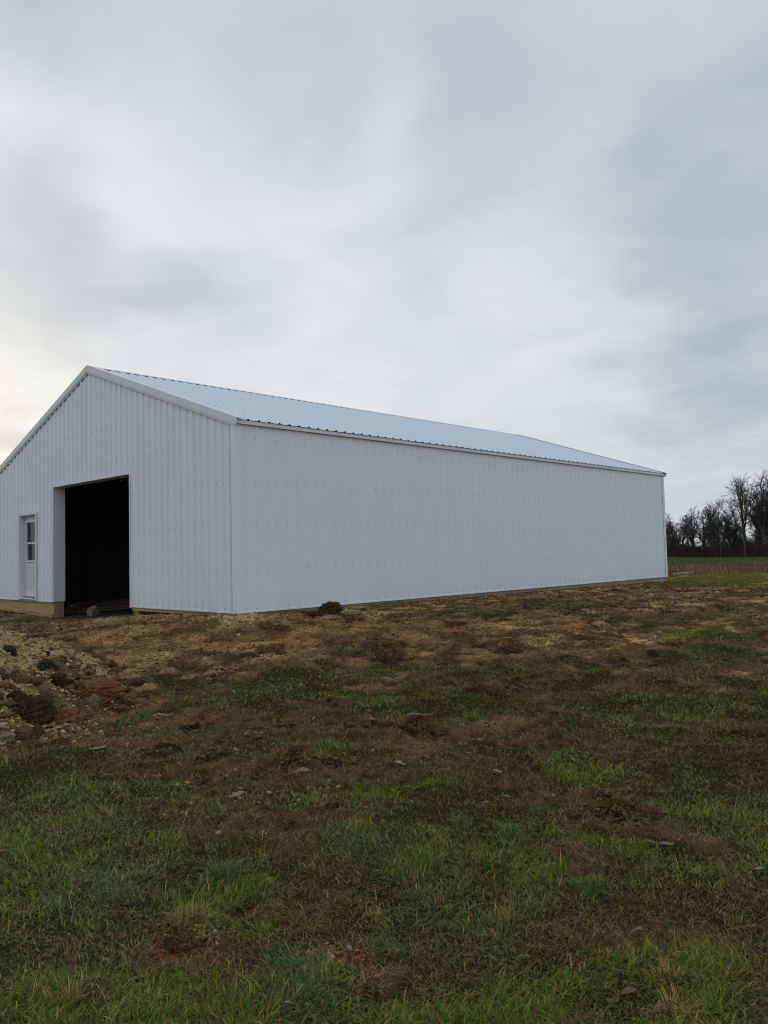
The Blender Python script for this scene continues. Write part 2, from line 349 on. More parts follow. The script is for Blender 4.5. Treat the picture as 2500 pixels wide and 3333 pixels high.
# ------------------------------------------------------------------ ground
def build_ground():
    dense = np.linspace(-.92, .92, 960)
    ang = np.concatenate([np.linspace(-math.pi, -.92, 46)[1:-1], dense, np.linspace(.92, math.pi, 46)[1:]])
    r1 = np.exp(np.linspace(math.log(.8), math.log(2.2), 14))[:-1]
    r2 = np.exp(np.linspace(math.log(2.2), math.log(30), 800))[:-1]
    r3 = np.exp(np.linspace(math.log(30), math.log(2500), 150))
    rad = np.concatenate([r1, r2, r3]); nr, na = len(rad), len(ang)
    A, Rr = np.meshgrid(ang+YAW, rad)
    x = CAM[0]+Rr*np.cos(A); y = CAM[1]+Rr*np.sin(A); x = x.ravel(); y = y.ravel()
    g, stub, wheat, red, clay, dark, d = fields(x, y)
    mi = micro(x, y, g, d)
    z = H0(x, y)+mi
    # colours of the materials of the ground: soil, clay, thatch, turf floor
    soil = np.array([.158, .090, .040]); dsoil = np.array([.040, .025, .014]); tan = np.array([.33, .205, .088]); cl = np.array([.36, .185, .075])
    turf = np.array([.034, .028, .010]); thatch = np.array([.13, .085, .040]); redc = np.array([.11, .042, .026])
    n1 = fbm(x, y, .30, 101, 4)[:, None]; n2 = fbm(x, y, 1.6, 103, 3)[:, None]; n3 = fbm(x, y, .10, 105, 2)[:, None]
    c = soil*(1-sstep(.45, .68, n1)) + tan*sstep(.45, .68, n1)
    c = c*(1-.75*sstep(.50, .64, 1-n1+.25*(n3-.5))) + dsoil*.75*sstep(.50, .64, 1-n1+.25*(n3-.5))
    c = c*(.7+.6*n2)
    lv = (PB-PA)/np.linalg.norm(PB-PA); su = x*lv[0]+y*lv[1]; sw = -x*lv[1]+y*lv[0]
    st_ = fbm(su*.16, sw, .45, 111, 3)[:, None]; c = c*(.62+.76*sstep(.3, .7, st_))
    bump_tone = (1-np.abs(2*fbm(x, y, .19, 23, 3)-1))[:, None]; c = c*(.55+.75*sstep(.45, .9, bump_tone))*(.75+.5*n3)  # tone follows the bump noise: paler on crests, darker in hollows
    gr2 = (sstep(.45, .75, fbm(x, y, .9, 109, 3))*.25*sstep(9, 13, d))[:, None]; c = c*(1-gr2)+np.array([.085, .082, .036])*gr2
    near_tone = (sstep(10.5, 7, d)*.52)[:, None]; c = c*(1-near_tone*np.array([.95, 1.05, 1.05]))    # soil colour darker towards the camera
    k = (clay[:, None]*(.35+.9*sstep(.35, .65, n1))).clip(0, 1); c = c*(1-k)+cl*k
    k = (dark[:, None]*(.4+.8*n3)).clip(0, 1); c = c*(1-k)+dsoil*k
    th = (sstep(.10, .45, g)*(1-sstep(.5, .8, g)))[:, None]*sstep(.35, .6, n3); c = c*(1-.8*th)+thatch*.8*th
    gg = sstep(.38, .72, g)[:, None]; dd = sstep(8, 20, d)[:, None]; c = c*(1-gg)+((turf*(1-dd)+np.array([.090, .105, .022])*dd)*(.7+.6*n3))*gg
    k = red[:, None]*.8; c = c*(1-k)+redc*(.6+.8*n3)*k
    sc = np.array([.20, .128, .060])*(.5+n1)*(.7+.6*n3); c = np.where(stub[:, None], sc, c)
    wc = np.array([.080, .092, .036])*(.75+.5*n1)*(.8+.4*fbm(x, y, 9, 201, 3)[:, None]); wc = wc*(1-.35*sstep(.5, .7, fbm(x, y*1., 5, 203, 3))[:, None]*.5)
    c = np.where(wheat[:, None], wc, c)
    sn_ = np.clip(sum(z(x, y) for z in SAND), 0, 1)[:, None]*(.4+.9*sstep(.3, .6, n1)); sn_ = sn_.clip(0, .9); c = c*(1-sn_)+np.array([.42, .31, .165])*(.7+.5*n3)*sn_
    p, q, r = paint(x, y)
    k = (p*.6)[:, None]; tt = sstep(.28, .42, segdist(x, y, PA, PB)[1])[:, None]; c = c*(1-k)+(np.array([.46, .25, .08])*tt+np.array([.26, .26, .04])*(1-tt))*k
    k = (q*.7)[:, None]; c = c*(1-k)+np.array([.55, .48, .12])*k
    k = (r*.6)[:, None]; c = c*(1-k)+np.array([.46, .20, .06])*k
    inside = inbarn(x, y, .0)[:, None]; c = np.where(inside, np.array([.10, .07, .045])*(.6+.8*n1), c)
    idx = np.arange(nr*na).reshape(nr, na)
    a = idx[:-1, :]; b = idx[1:, :]
    q_ = np.stack([a, np.roll(a, -1, 1), np.roll(b, -1, 1), b], -1).reshape(-1, 4)[:, ::-1]
    V = np.stack([x, y, z], 1)
    V = np.concatenate([V, [[CAM[0], CAM[1], -.6]]]); c = np.concatenate([c, [[.06, .07, .03]]])
    fan = np.stack([idx[0], np.roll(idx[0], -1), np.full(na, nr*na)], 1)
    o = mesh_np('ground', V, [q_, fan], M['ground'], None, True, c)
    tag(o, kind='structure')
build_ground()

# ------------------------------------------------------------------ grass blades
def blades(name, px, py, hgt, wid, lean, az, col, seg=2, mat=None, parent=None, base=None, origin=None):
    n = len(px); z = (H(px, py) if base is None else base)-.006
    dirx, diry = np.cos(az), np.sin(az); sx, sy = -diry, dirx
    L = []; t = np.linspace(0, 1, seg+1)
    for i, ti in enumerate(t):
        ph = lean*(.35+.65*ti)                               # bends over along its length
        out = hgt*ti*np.sin(ph); up = hgt*ti*np.cos(ph)
        cx = px+dirx*out; cy = py+diry*out; cz = z+np.maximum(up, .004)
        if i < seg:
            w = wid*(1-.55*ti)*.5
            L += [np.stack([cx-sx*w, cy-sy*w, cz], 1), np.stack([cx+sx*w, cy+sy*w, cz], 1)]
        else: L.append(np.stack([cx, cy, cz], 1))
    k = len(L); V = np.stack(L, 1).reshape(-1, 3)
    if origin is not None: V = V-np.asarray(origin)
    o = np.arange(n)[:, None]*k
    q = [o+np.array([[2*i, 2*i+1, 2*i+3, 2*i+2]]) for i in range(seg-1)]
    tr = o+np.array([[2*seg-2, 2*seg-1, 2*seg]])
    return mesh_np(name, V, ([np.concatenate(q)] if q else [])+[tr], mat or M['blade'], parent, True, np.repeat(col, k, 0))
def scatter(n, r0, r1, half=.62, p=1.0):
    u = RNG.random(n)
    r = r0*(r1/r0)**u if p == 1 else (r0**(1-p)+(r1**(1-p)-r0**(1-p))*u)**(1/(1-p))
    a = YAW+RNG.uniform(-half, half, n)
    return CAM[0]+r*np.cos(a), CAM[1]+r*np.sin(a), r
GCOL = np.array([[.130,.182,.022],[.088,.150,.024],[.195,.222,.026],[.056,.110,.024],[.265,.236,.042],[.080,.138,.042]])
SCOL = np.array([[.38,.255,.085],[.26,.165,.060],[.46,.33,.12],[.16,.095,.038],[.30,.20,.085],[.52,.39,.17]])
def grass():
    x, y, r = scatter(1000000, 1.9, 27, .86)
    g, stub, wheat, red, clay, dark, d = fields(x, y)
    clump = fbm(x, y, .10, 351, 2)
    keep = (RNG.random(len(x)) < (.07+.93*sstep(.22, .72, g+.55*(clump-.5)))) & (np.hypot(x-HEAP[0], y-HEAP[1]) > HEAP[2]) & ~inbarn(x, y, .02) & ~stub & ~wheat
    x, y, r, g, red = x[keep], y[keep], r[keep], g[keep], red[keep]; n = len(x)
    sp = fbm(x, y, .6, 301, 3); hue = np.clip(sp*1.6-.3+RNG.normal(0, .28, n), 0, .999)
    col = GCOL[(hue*6).astype(int)]*RNG.uniform(.5, 1.55, (n, 1))
    dry = RNG.random(n) < (.20+.32*sstep(.75, .35, g))
    col[dry] = (SCOL[RNG.integers(0, 6, n)]*RNG.uniform(.4, 1.1, (n, 1)))[dry]
    p, q, r_ = paint(x, y); pm = (RNG.random(n) < np.maximum(p, q)*.75)
    col[pm] = np.array([.29, .30, .04])*RNG.uniform(.7, 1.2, (pm.sum(), 1))
    po = pm & (segdist(x, y, PA, PB)[1] > .30) & (q < .1) & (RNG.random(n) < .8); col[po] = np.array([.46, .25, .085])*RNG.uniform(.7, 1.2, (po.sum(), 1))
    lush = fbm(x, y, .45, 311, 3)
    h = (.017+.026*sstep(.35, .75, lush)*sstep(.4, .8, g))*RNG.uniform(.5, 1.6, n)
    h *= np.where(RNG.random(n) < .04, 2.2, 1.)*(1-.35*sstep(9, 14, r))
    w = np.maximum(RNG.uniform(.0024, .0052, n), r*RNG.uniform(.0006, .0011, n))
    flow = 6.28*fbm(x, y, .35, 321, 2)*2
    az = flow+RNG.normal(0, 1.3, n); lean = np.clip(RNG.normal(1.12, .42, n), .1, 1.58)
    tag(blades('grass', x, y, h, w, lean, az, col, 3), 'short patchy green grass over the building site', None, None, 'stuff')
    # thatch: dead stalks lying over turf and bare soil
    x, y, r = scatter(760000, 1.9, 27, .86)
    g, stub, wheat, red, clay, dark, d = fields(x, y)
    keep = (RNG.random(len(x)) < .20+.22*sstep(11, 7, r)*(1-sstep(.45, .75, g))+.32*sstep(.05, .35, g)*(1-.75*sstep(.5, .8, g))-.14*sstep(.55, .8, g)+.25*red+.30*sstep(.42, .7, fbm(x, y, .5, 333, 3))) & ~inbarn(x, y, .02) & ~stub & ~wheat & (np.hypot(x-HEAP[0], y-HEAP[1]) > HEAP[2])
    x, y, r, g, red = x[keep], y[keep], r[keep], g[keep], red[keep]; n = len(x)
    col = SCOL[RNG.integers(0, 6, n)]*RNG.uniform(.10, 1.0, (n, 1))*np.where(g > .5, .7, .85)[:, None]
    rr = RNG.random(n) < red*.9; col[rr] = np.array([.19, .062, .038])*RNG.uniform(.5, 1.5, (rr.sum(), 1))
    h = RNG.uniform(.02, .085, n); w = np.maximum(RNG.uniform(.002, .0045, n), r*RNG.uniform(.0005, .0010, n))
    lean = np.clip(RNG.normal(1.38, .22, n), .6, 1.62)
    tag(blades('dead_grass', x, y, h, w, lean, RNG.uniform(0, 6.28, n), col, 2), 'tan dead stalks lying over the soil', None, None, 'stuff')
grass()

def stubble():
    n = 60000
    v = (SB-SA); L = np.linalg.norm(v); v = v/L; nn = np.array([-v[1], v[0]])
    if nn@(SA-CAM[:2]) < 0: nn = -nn
    x, y, r = scatter(n*6, 28, 110, .60)
    g, stub, wheat, *_ = fields(x, y)
    k = np.nonzero(stub)[0][:n]; x, y, r = x[k], y[k], r[k]; n = len(k)
    row = np.round((x*v[1]-y*v[0])/.76)
    col = np.array([[.31,.205,.100],[.20,.128,.062],[.37,.265,.140],[.09,.058,.034]])[RNG.integers(0, 4, n)]*RNG.uniform(.5, 1.1, (n, 1))*(.35+1.2*fbm(x, y, 2.2, 62, 3))[:, None]
    tag(blades('crop_stubble', x, y, RNG.uniform(.06, .26, n)*(.5+fbm(x, y, 2.5, 61, 3)), RNG.uniform(.012, .03, n)*np.maximum(1, r/40), np.clip(RNG.normal(.35, .35, n), 0, 1.3), RNG.uniform(0, 6.28, n), col, 1),
        'tan dry crop stubble between two green strips', None, None, 'stuff')
    x, y, r = scatter(60000, 30, 200, .60)
    g, stub, wheat, *_ = fields(x, y); k = wheat & (side(x, y, TA, TB) < -1)
    x, y, r = x[k], y[k], r[k]; n = len(x)
    col = GCOL[RNG.integers(0, 4, n)]*np.array([1.05, .85, 1.])*RNG.uniform(.35, .65, (n, 1))
    tag(blades('winter_wheat', x, y, RNG.uniform(.06, .16, n), RNG.uniform(.02, .04, n)*np.maximum(1, r/50), RNG.uniform(.2, 1.0, n), RNG.uniform(0, 6.28, n), col, 1),
        'low green crop in the field before the wood', None, None, 'stuff')
stubble()

# ------------------------------------------------------------------ the pole barn
L_, W_, E_, RZ = 16.638, 11.033, 3.30, 5.20                # length, width, eave and ridge heights of the steel
SL = (RZ-E_)/(W_/2); P_ = .2286
def rib_profile(u0, u1, first, rh=.0225, mh=.004):
    """(u, height) points of a ribbed steel sheet between u0 and u1; a major rib centred at first + k*P_"""
    pts = [(u0, None), (u1, None)]; k0 = int((u0-first)/P_)-2; k1 = int((u1-first)/P_)+2
    out = []
    for k in range(k0, k1):
        c = first+k*P_; lap = .0012 if k % 4 == 0 else 0.
        for o, h in ((-.105, 0), (-.086, 0), (-.080, mh), (-.068, mh), (-.062, 0), (-.034, 0), (-.015, rh+lap), (.015, rh+lap), (.034, 0), (.062, 0), (.068, mh), (.080, mh), (.086, 0)):
            out.append((c+o, h))
    out = [(u, h) for u, h in out if u0 < u < u1]
    us = np.array([u for u, _ in out]); hs = np.array([h for _, h in out])
    return us, hs
def ribbed(name, org, ud, vd, nd, u0, u1, first, vbot, vtop, holes, rows, mat, parent, screw_off=-.04, wav=.0012, seed=1, rh=.0225, mh=.004):
    """a ribbed sheet; org + u*ud + v*vd + h*nd. holes: (ua, ub, va, vb). rows: v of the screw rows"""
    us, hs = rib_profile(u0, u1, first, rh, mh)
    cuts = sorted({u0, u1, *[h[0] for h in holes], *[h[1] for h in holes]})
    allu = np.array(sorted(set(us.tolist()) | set(cuts)))
    hh = np.interp(allu, us, hs)
    org, ud, vd, nd = (np.asarray(a, float) for a in (org, ud, vd, nd))
    V = []; F = []; n = 0
    def put(ua, ha, va):
        w = wav*2*(float(fbm(np.array([ua]), np.array([va*.55]), .45, seed, 2)[0])-.5)
        return org+ud*ua+vd*va+nd*(ha+w)
    vr = sorted(rows)
    cache = {}
    def vert(ua, ha, va):
        nonlocal n
        k = (round(ua, 5), round(va, 5))
        if k not in cache: cache[k] = n; V.append(put(ua, ha, va)); n += 1
        return cache[k]
    for i in range(len(allu)-1):
        a, b = allu[i], allu[i+1]; mid = (a+b)/2
        spans = [(None, None)]
        hit = [h for h in holes if h[0]-1e-6 < mid < h[1]+1e-6]
        segs = [(vbot(a), vtop(a), vbot(b), vtop(b))]
        if hit:
            h = hit[0]; segs = []
            if h[2] > vbot(mid)+.01: segs.append((vbot(a), h[2], vbot(b), h[2]))
            segs.append((h[3], vtop(a), h[3], vtop(b)))
        for (a0, a1, b0, b1) in segs:
            inn = [v for v in vr if max(a0, b0)+.02 < v < min(a1, b1)-.02]
            # a panel's surface waves a little between the rows of screws
            fine = []
            prev = max(a0, b0)
            for v in inn+[min(a1, b1)]:
                fine.append((prev+v)/2); fine.append(v); prev = v
            fine = fine[:-1]
            la = [a0]+fine+[a1]; lb = [b0]+fine+[b1]
            for j in range(len(la)-1):
                F.append((vert(a, hh[i], la[j]), vert(b, hh[i+1], lb[j]), vert(b, hh[i+1], lb[j+1]), vert(a, hh[i], la[j+1])))
    nf = len(F)
    # screw heads (washer and hexagon) stand on the flat beside each rib
    SV = []; SF = []; SQ = []
    rr = random.Random(seed)
    k0 = int((u0-first)/P_)-1; k1 = int((u1-first)/P_)+1
    for v in rows:
        for k in range(k0, k1+1):
            u = first+k*P_+screw_off+rr.uniform(-.006, .006)
            if not (u0+.05 < u < u1-.05): continue
            vv = v+rr.uniform(-.008, .008)
            if not (vbot(u)+.03 < vv < vtop(u)-.05): continue
            if any(h[0]-.03 < u < h[1]+.03 and h[2]-.03 < vv < h[3]+.03 for h in holes): continue
            c = org+ud*u+vd*vv
            for rad, z0, z1 in ((.0082, 0, .003), (.0052, .003, .0075)):
                b0 = len(V)+len(SV)
                for zz in (z0, z1):
                    for q in range(6):
                        an = q*math.pi/3
                        SV.append(c+ud*rad*math.cos(an)+vd*rad*math.sin(an)+nd*zz)
                SQ += [(b0+q, b0+(q+1) % 6, b0+6+(q+1) % 6, b0+6+q) for q in range(6)]
                SF.append(tuple(b0+6+q for q in range(6)))
    V = np.array(V+SV); flip = np.dot(np.cross(ud, vd), nd) < 0
    F = np.array(F); SQ = np.array(SQ).reshape(-1, 4); SF = np.array(SF).reshape(-1, 6)
    if flip: F = F[:, ::-1]; SQ = SQ[:, ::-1]; SF = SF[:, ::-1]
    idx = np.concatenate([np.zeros(nf), np.ones(len(SQ)), np.ones(len(SF))])
    return mesh_np(name, V, [F, SQ, SF], [mat, M['screw'] if mat != M['roof'] else M['roofscrew']], parent, False, None, idx)

barn = empty('pole_barn', (0, 0, 0))
tag(barn, 'long white ribbed steel pole barn with a dark open doorway, standing on bare dirt', 'barn')
ROWS = [.055, .7245, 1.4906, 2.2461, 3.005]
def roofz(y): return E_+SL*min(y, W_-y)
DY0, DY1, DZ = 3.677, 7.322, 2.689
MY0, MY1, MZ = 8.268, 9.361, 2.157
gz = lambda u: 0.
gt = lambda u: roofz(u)-.01
ribbed('gable_wall', (0, 0, 0), (0, 1, 0), (0, 0, 1), (-1, 0, 0), 0, W_, .363+.045, gz, gt, [(DY0, DY1, 0, DZ), (MY0+.01, MY1-.01, 0, MZ-.01)], ROWS+[3.765, 4.53], M['wall'], barn, -.045, .0018, 3, .0275, .005)
ribbed('side_wall', (0, 0, 0), (1, 0, 0), (0, 0, 1), (0, -1, 0), 0, L_, .4077+.042, lambda u: 0., lambda u: E_+.02, [], ROWS, M['wall'], barn, -.042, .0022, 4, .010, .0012)
ribbed('side_wall', (0, W_, 0), (1, 0, 0), (0, 0, 1), (0, 1, 0), 0, L_, .45, lambda u: 0., lambda u: E_+.02, [], ROWS, M['wall'], barn, -.042, .0013, 5)
ribbed('gable_wall', (L_, 0, 0), (0, 1, 0), (0, 0, 1), (1, 0, 0), 0, W_, .408, gz, gt, [], ROWS+[3.765, 4.53], M['wall'], barn, -.045, .0013, 6)
sl_len = math.hypot(W_/2, RZ-E_); cs, sn = (W_/2)/sl_len, (RZ-E_)/sl_len
EX, OV = .045, .07
rr_rows = [.12+.61*i for i in range(10) if .12+.61*i < sl_len-.1]
RT = .035                                                   # the roof sheet lies over the purlins
for yy, sy in ((0, 1), (W_, -1)):
    nd = (0, -sn*sy, cs); vd = (0, cs*sy, sn)
    org = (0, yy+nd[1]*RT, E_+nd[2]*RT)
    ribbed('roof_panel', org, (1, 0, 0), vd, nd, -EX, L_+EX, .44, lambda u: -OV, lambda u: sl_len-.015, [], rr_rows, M['roof'], barn, -.042, .0012, 8+sy)
# ridge cap: two wings over the rib tops
mb = MB(); t_ = .0255+RT
for sy in (1, -1):
    yy = 0 if sy == 1 else W_
    def rp(v, h): return np.array([0, yy+sy*cs*v-sn*sy*h, E_+sn*v+cs*h])
    a, b, c2 = rp(sl_len-.19, t_), rp(sl_len+.012, t_), rp(sl_len-.19, t_-.005)
    ex = np.array([1., 0, 0])
    P0, P1 = ex*(-EX-.012), ex*(L_+EX+.012)
    q = [(a+P0, a+P1, b+P1, b+P0), (c2+P0, c2+P1, a+P1, a+P0)]
    for f in q: mb.quad(*(f if sy == 1 else f[::-1]))
o = mb.build('ridge_cap', M['edge'], barn)
mb = MB()
for sy in (1, -1):
    yy = 0 if sy == 1 else W_
    a = np.array([0, yy+sy*cs*(sl_len-.06)-sn*sy*(RT+.010), E_+sn*(sl_len-.06)+cs*(RT+.010)])
    mb.bar(a+np.array([0, 0, 0]), a+np.array([L_, 0, 0]), .03, .021, (0, -sn*sy, cs))
mb.build('ridge_closure', M['gap'], barn)
# rake trims: a deep fascia board with a lip under it on both gables
for x0, sgn in ((0, -1), (L_, 1)):
    for sy in (1, -1):
        yy = 0 if sy == 1 else W_
        mb = MB()
        def rk(v, h, x): return (x0+sgn*x, yy+sy*cs*v-sn*sy*h, E_+sn*v+cs*h)
        def slab(v0, v1, h0, h1, xa, xb, mit=True):
            # plumb cut at the ridge so the two boards meet without crossing
            V = []
            for x in (xa, xb):
                for h in (h0, h1):
                    V.append(rk(v0, h, x))
                for h in (h1, h0):
                    V.append(rk(v1+h*sn/cs-.0008, h, x))
            A = [(0,1,2,3),(7,6,5,4),(0,4,5,1),(1,5,6,2),(2,6,7,3),(3,7,4,0)]
            if sgn*sy > 0: A = [f[::-1] for f in A]
            mb.add(V, A)
        slab(-OV-.03, sl_len, -.062, RT+.030, .030, .052)   # fascia face
        slab(-OV-.03, sl_len, RT+.0305, RT+.034, -.10, .052)  # flange lapped over the roof ribs
        slab(-.045, sl_len, -.088, -.0625, .0300, .042)    # lip
        slab(-.03, sl_len, -.104, -.0885, .0260, .036)     # J channel over the sheet tops
        mb.build('rake_trim', M['trim'], barn)
# eave trim under the roof edge
for yy, s in ((0, -1), (W_, 1)):
    mb = MB()
    ya, yb = sorted((yy+s*.026, yy+s*.060))
    mb.box(-.02, L_+.02, ya, yb, E_-.060, E_+.004)
    mb.build('eave_trim', M['trim'], barn)
# corner trims
for x0, sx in ((0, -1), (L_, 1)):
    for y0, sy in ((0, -1), (W_, 1)):
        mb = MB()
        py_ = .0120 if sy == -1 else .0250
        xa, xb = sorted((x0+sx*.0305, x0+sx*.0330)); ya, yb = sorted((y0+sy*(py_+.0025), y0-sy*.105))
        mb.box(xa, xb, ya, yb, -.012, E_-.065)
        xa, xb = sorted((x0+sx*.03045, x0-sx*.105)); ya, yb = sorted((y0+sy*py_, y0+sy*(py_+.0025)))
        mb.box(xa, xb, ya, yb, -.012, E_-.065)
        mb.build('corner_trim', M['edge'], barn)
# base trim: bright drip edge under the sheets
mb = MB()
mb.box(.0, L_, -.034, -.0005, -.016, -.002)
mb.build('base_trim', M['edge'], barn)
mb = MB(); mb.box(-.034, -.0005, .03, DY0, -.016, -.002); mb.build('base_trim', M['edge'], barn)
mb = MB(); mb.box(-.034, -.0005, DY1, W_, -.016, -.002); mb.build('base_trim', M['edge'], barn)
# skirt boards
def board(name, x0, x1, y0, y1, z0, z1, mat, w=.004):
    mb = MB(); mb.box(x0, x1, y0, y1, z0, z1); return bevel(mb.build(name, mat, barn), w)
board('skirt_board', .0, L_-.02, .004, .042, -.30, .05, M['wood_x'])
board('skirt_board', .004, .042, .05, DY0-.02, -.085, .05, M['wood_y'])
board('skirt_board', .004, .042, DY1+.16, W_-.05, -.062, .05, M['wood_y'])
board('skirt_board', -.004, .040, DY1+.035, W_, -.31, -.066, M['wood_y'])
board('skirt_board', .004, .042, DY1+.16, W_, -.55, -.314, M['wood_y'])
board('skirt_board', .0, L_, W_-.042, W_-.004, -.6, .30, M['wood_shaded'])
board('skirt_board', L_-.042, L_-.004, .05, W_-.05, -.6, .30, M['wood_shaded'])
board('post', .03, .16, 3.42, 3.53, -.55, -.087, M['wood_z'])
# posts of the frame
PX = [.10]+[2.44*i for i in range(1, 7)]+[L_-.10]
for px in PX[1:-1]:
    board('post', px-.07, px+.07, .06, .20, -.5, E_-.02, M['wood_z'])
    board('post', px-.07, px+.07, W_-.20, W_-.06, -.5, E_-.02, M['wood_shaded'])
for x0, x1 in ((.06, .20), (L_-.20, L_-.06)):
    for y0 in (.06, W_-.20): board('post', x0, x1, y0, y0+.14, -.5, E_-.02, M['wood_z'])
board('post', .045, .225, DY1+.012, DY1+.15, -.6, DZ+.4, M['wood_z'])
board('post', .045, .225, DY0-.15, DY0-.012, -.6, DZ+.4, M['wood_z'])
# girts along the long walls and the back gable
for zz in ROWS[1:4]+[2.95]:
    for y0, y1 in ((.022, .058), (W_-.058, W_-.022)): board('girt', .25, L_-.25, y0, y1, zz-.07, zz+.07, M['wood_shaded'])
    board('girt', L_-.058, L_-.022, .25, W_-.25, zz-.07, zz+.07, M['wood_shaded'])
board('header', .045, .085, DY0-.15, DY1+.15, DZ+.02, DZ+.30, M['wood_y'])
# trusses over each pair of posts
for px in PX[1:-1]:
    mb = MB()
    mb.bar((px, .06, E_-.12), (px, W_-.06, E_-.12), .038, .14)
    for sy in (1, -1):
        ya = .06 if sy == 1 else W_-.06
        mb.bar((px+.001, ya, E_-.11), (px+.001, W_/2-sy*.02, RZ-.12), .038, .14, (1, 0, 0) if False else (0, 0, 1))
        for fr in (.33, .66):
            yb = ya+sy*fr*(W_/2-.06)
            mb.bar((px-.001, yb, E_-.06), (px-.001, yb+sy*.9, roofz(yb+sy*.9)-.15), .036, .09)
    mb.build('truss', M['wood_shaded'], barn)
# big doorway: steel reveals
mb = MB()
mb.box(-.0345, .25, DY1-.0, DY1+.0035, -.004, DZ); mb.box(-.0345, -.0302, DY1+.0036, DY1+.045, -.004, DZ+.03)
mb.build('doorway_trim', M['trim'], barn)
mb = MB()
mb.box(-.0345, .25, DY0-.0035, DY0, -.03, DZ); mb.box(-.0345, -.0302, DY0-.045, DY0-.0036, -.03, DZ+.03)
mb.build('doorway_trim', M['trim'], barn)
mb = MB()
mb.box(-.0345, .25, DY0+.0005, DY1-.0005, DZ-.004, DZ-.0005); mb.box(-.0345, -.0302, DY0+.0005, DY1-.0005, DZ, DZ+.03)
mb.build('doorway_trim', M['trim'], barn)
# entry door
fr = MB()
fr.box(-.048, .045, MY0, MY0+.060, 0, MZ); fr.box(-.048, .045, MY1-.060, MY1, 0, MZ); fr.box(-.048, .045, MY0+.0605, MY1-.0605, MZ-.062, MZ)
fr.box(-.060, -.0485, MY0-.012, MY0+.05, 0.002, MZ+.012); fr.box(-.060, -.0485, MY1-.05, MY1+.012, 0.002, MZ+.012); fr.box(-.060, -.0485, MY0+.0505, MY1-.0505, MZ-.05, MZ+.012)
fr.box(.0455, .135, MY1-.050, MY1-.012, .02, MZ-.02); fr.box(.0455, .135, MY0+.012, MY0+.050, .02, MZ-.02); fr.box(.0455, .135, MY0+.0505, MY1-.0505, MZ-.052, MZ-.02)
bevel(fr.build('door_frame', M['doorframe'], barn), .005)
door = MB(); D0, D1, dz0, dz1 = MY0+.052, MY1-.052, .075, MZ-.055
wy0, wy1, wz0, wz1 = D0+.19, D1-.15, .98, 1.93
xa, xb = .085, .128
door.box(xa, xb, D0, wy0, dz0, dz1); door.box(xa, xb, wy1, D1, dz0, dz1)
door.box(xa, xb, wy0+.0004, wy1-.0004, dz0, wz0); door.box(xa, xb, wy0+.0004, wy1-.0004, wz1, dz1)
# raised mouldings of the two lower panels
mid = (wy0+wy1)/2+.02
for ya, yb in ((D0+.13, mid-.06), (mid+.06, D1-.13)):
    for (a, b, c, d_) in ((ya, yb, .30, .335), (ya, yb, .80, .835), (ya, ya+.03, .336, .799), (yb-.03, yb, .336, .799)):
        door.box(xa-.011, xa-.0004, a, b, c, d_)
dr = bevel(door.build('entry_door', M['door'], barn), .004)
wf = MB()
for (a, b, c, d_) in ((wy0-.03, wy1+.03, wz0-.045, wz0), (wy0-.03, wy1+.03, wz1, wz1+.035), (wy0-.03, wy0, wz0+.0005, wz1-.0005), (wy1, wy1+.03, wz0+.0005, wz1-.0005)):
    wf.box(xa-.028, xa-.0006, a, b, c, d_)
zmid = 1.41
wf.box(xa-.006, xa+.02, wy0+.001, wy1-.001, zmid-.022, zmid+.022)
bevel(wf.build('window_frame', M['doorframe'], dr), .004)
mb = MB(); mb.box(xa+.022, xa+.026, wy0+.001, wy1-.001, wz0+.001, zmid-.023); mb.box(xa+.006, xa+.010, wy0+.001, wy1-.001, zmid+.023, wz1-.001)
mb.build('pane', M['glass'], dr)
mb = MB(); mb.box(xa+.012, xa+.016, wy0+.002, wy1-.002, zmid+.0225, wz1-.002)  # added pale panel behind the upper glass, stands in for the sky's reflection
mb.build('reflection_panel', M['reflection_panel'], dr)
mb = MB(); mb.box(xa-.002, xb, D0+.002, D1-.002, .052, .0745); mb.build('door_sweep', M['rubber'], dr)
mb = MB(); mb.box(-.075, .14, MY0+.061, MY1-.061, .022, .050); mb.build('threshold', M['doorframe'], barn)
mb = MB(); mb.box(-.066, .1, MY0+.063, MY1-.063, .002, .0250); mb.build('threshold', M['sillmetal'], barn)

# ------------------------------------------------------------------ lumps, stones, leaves
def ico(sub=2):
    import bmesh
    bm = bmesh.new(); bmesh.ops.create_icosphere(bm, subdivisions=sub, radius=1)
    V = np.array([v.co[:] for v in bm.verts]); F = np.array([[v.index for v in f.verts] for f in bm.faces]); bm.free(); return V, F
ICO = {k: ico(k) for k in (1, 2, 3, 4, 5)}
def n3(P, scale, seed):                                     # cheap 3-D noise from three planes
    x, y, z = P[:, 0], P[:, 1], P[:, 2]
    return (fbm(x+7.1*z, y-3.3*z, scale, seed, 3)+fbm(y+5.3*x, z+2.1*x, scale, seed+5, 3)+fbm(z-4.7*y, x+1.9*y, scale, seed+9, 3))/3-.5
def lump(name, loc, size, col, mat, seed, sub=4, rough=.5, fine=.25, rz=0., flat=True, parent=None, vary=.25):
    V, F = ICO[sub]; V = V.copy()
    off = np.array([seed*1.37, seed*2.11, seed*.73])
    k = 1+rough*2*n3(V+off, .9, seed)+fine*2*n3(V*1.+off, .28, seed+3)
    V = V*k[:, None]*np.array(size)/2
    if flat: V[:, 2] = np.where(V[:, 2] < -size[2]*.28, -size[2]*.28+(V[:, 2]+size[2]*.28)*.25, V[:, 2])
    t = n3(ICO[sub][0]+off, .35, seed+11)
    c = np.array(col)[None]*(1+vary*4*t[:, None]).clip(.35, 1.8)
    o = mesh_np(name, V, [F], mat, parent, False, c)
    o.location = loc; o.rotation_euler = (0, 0, rz)
    return o
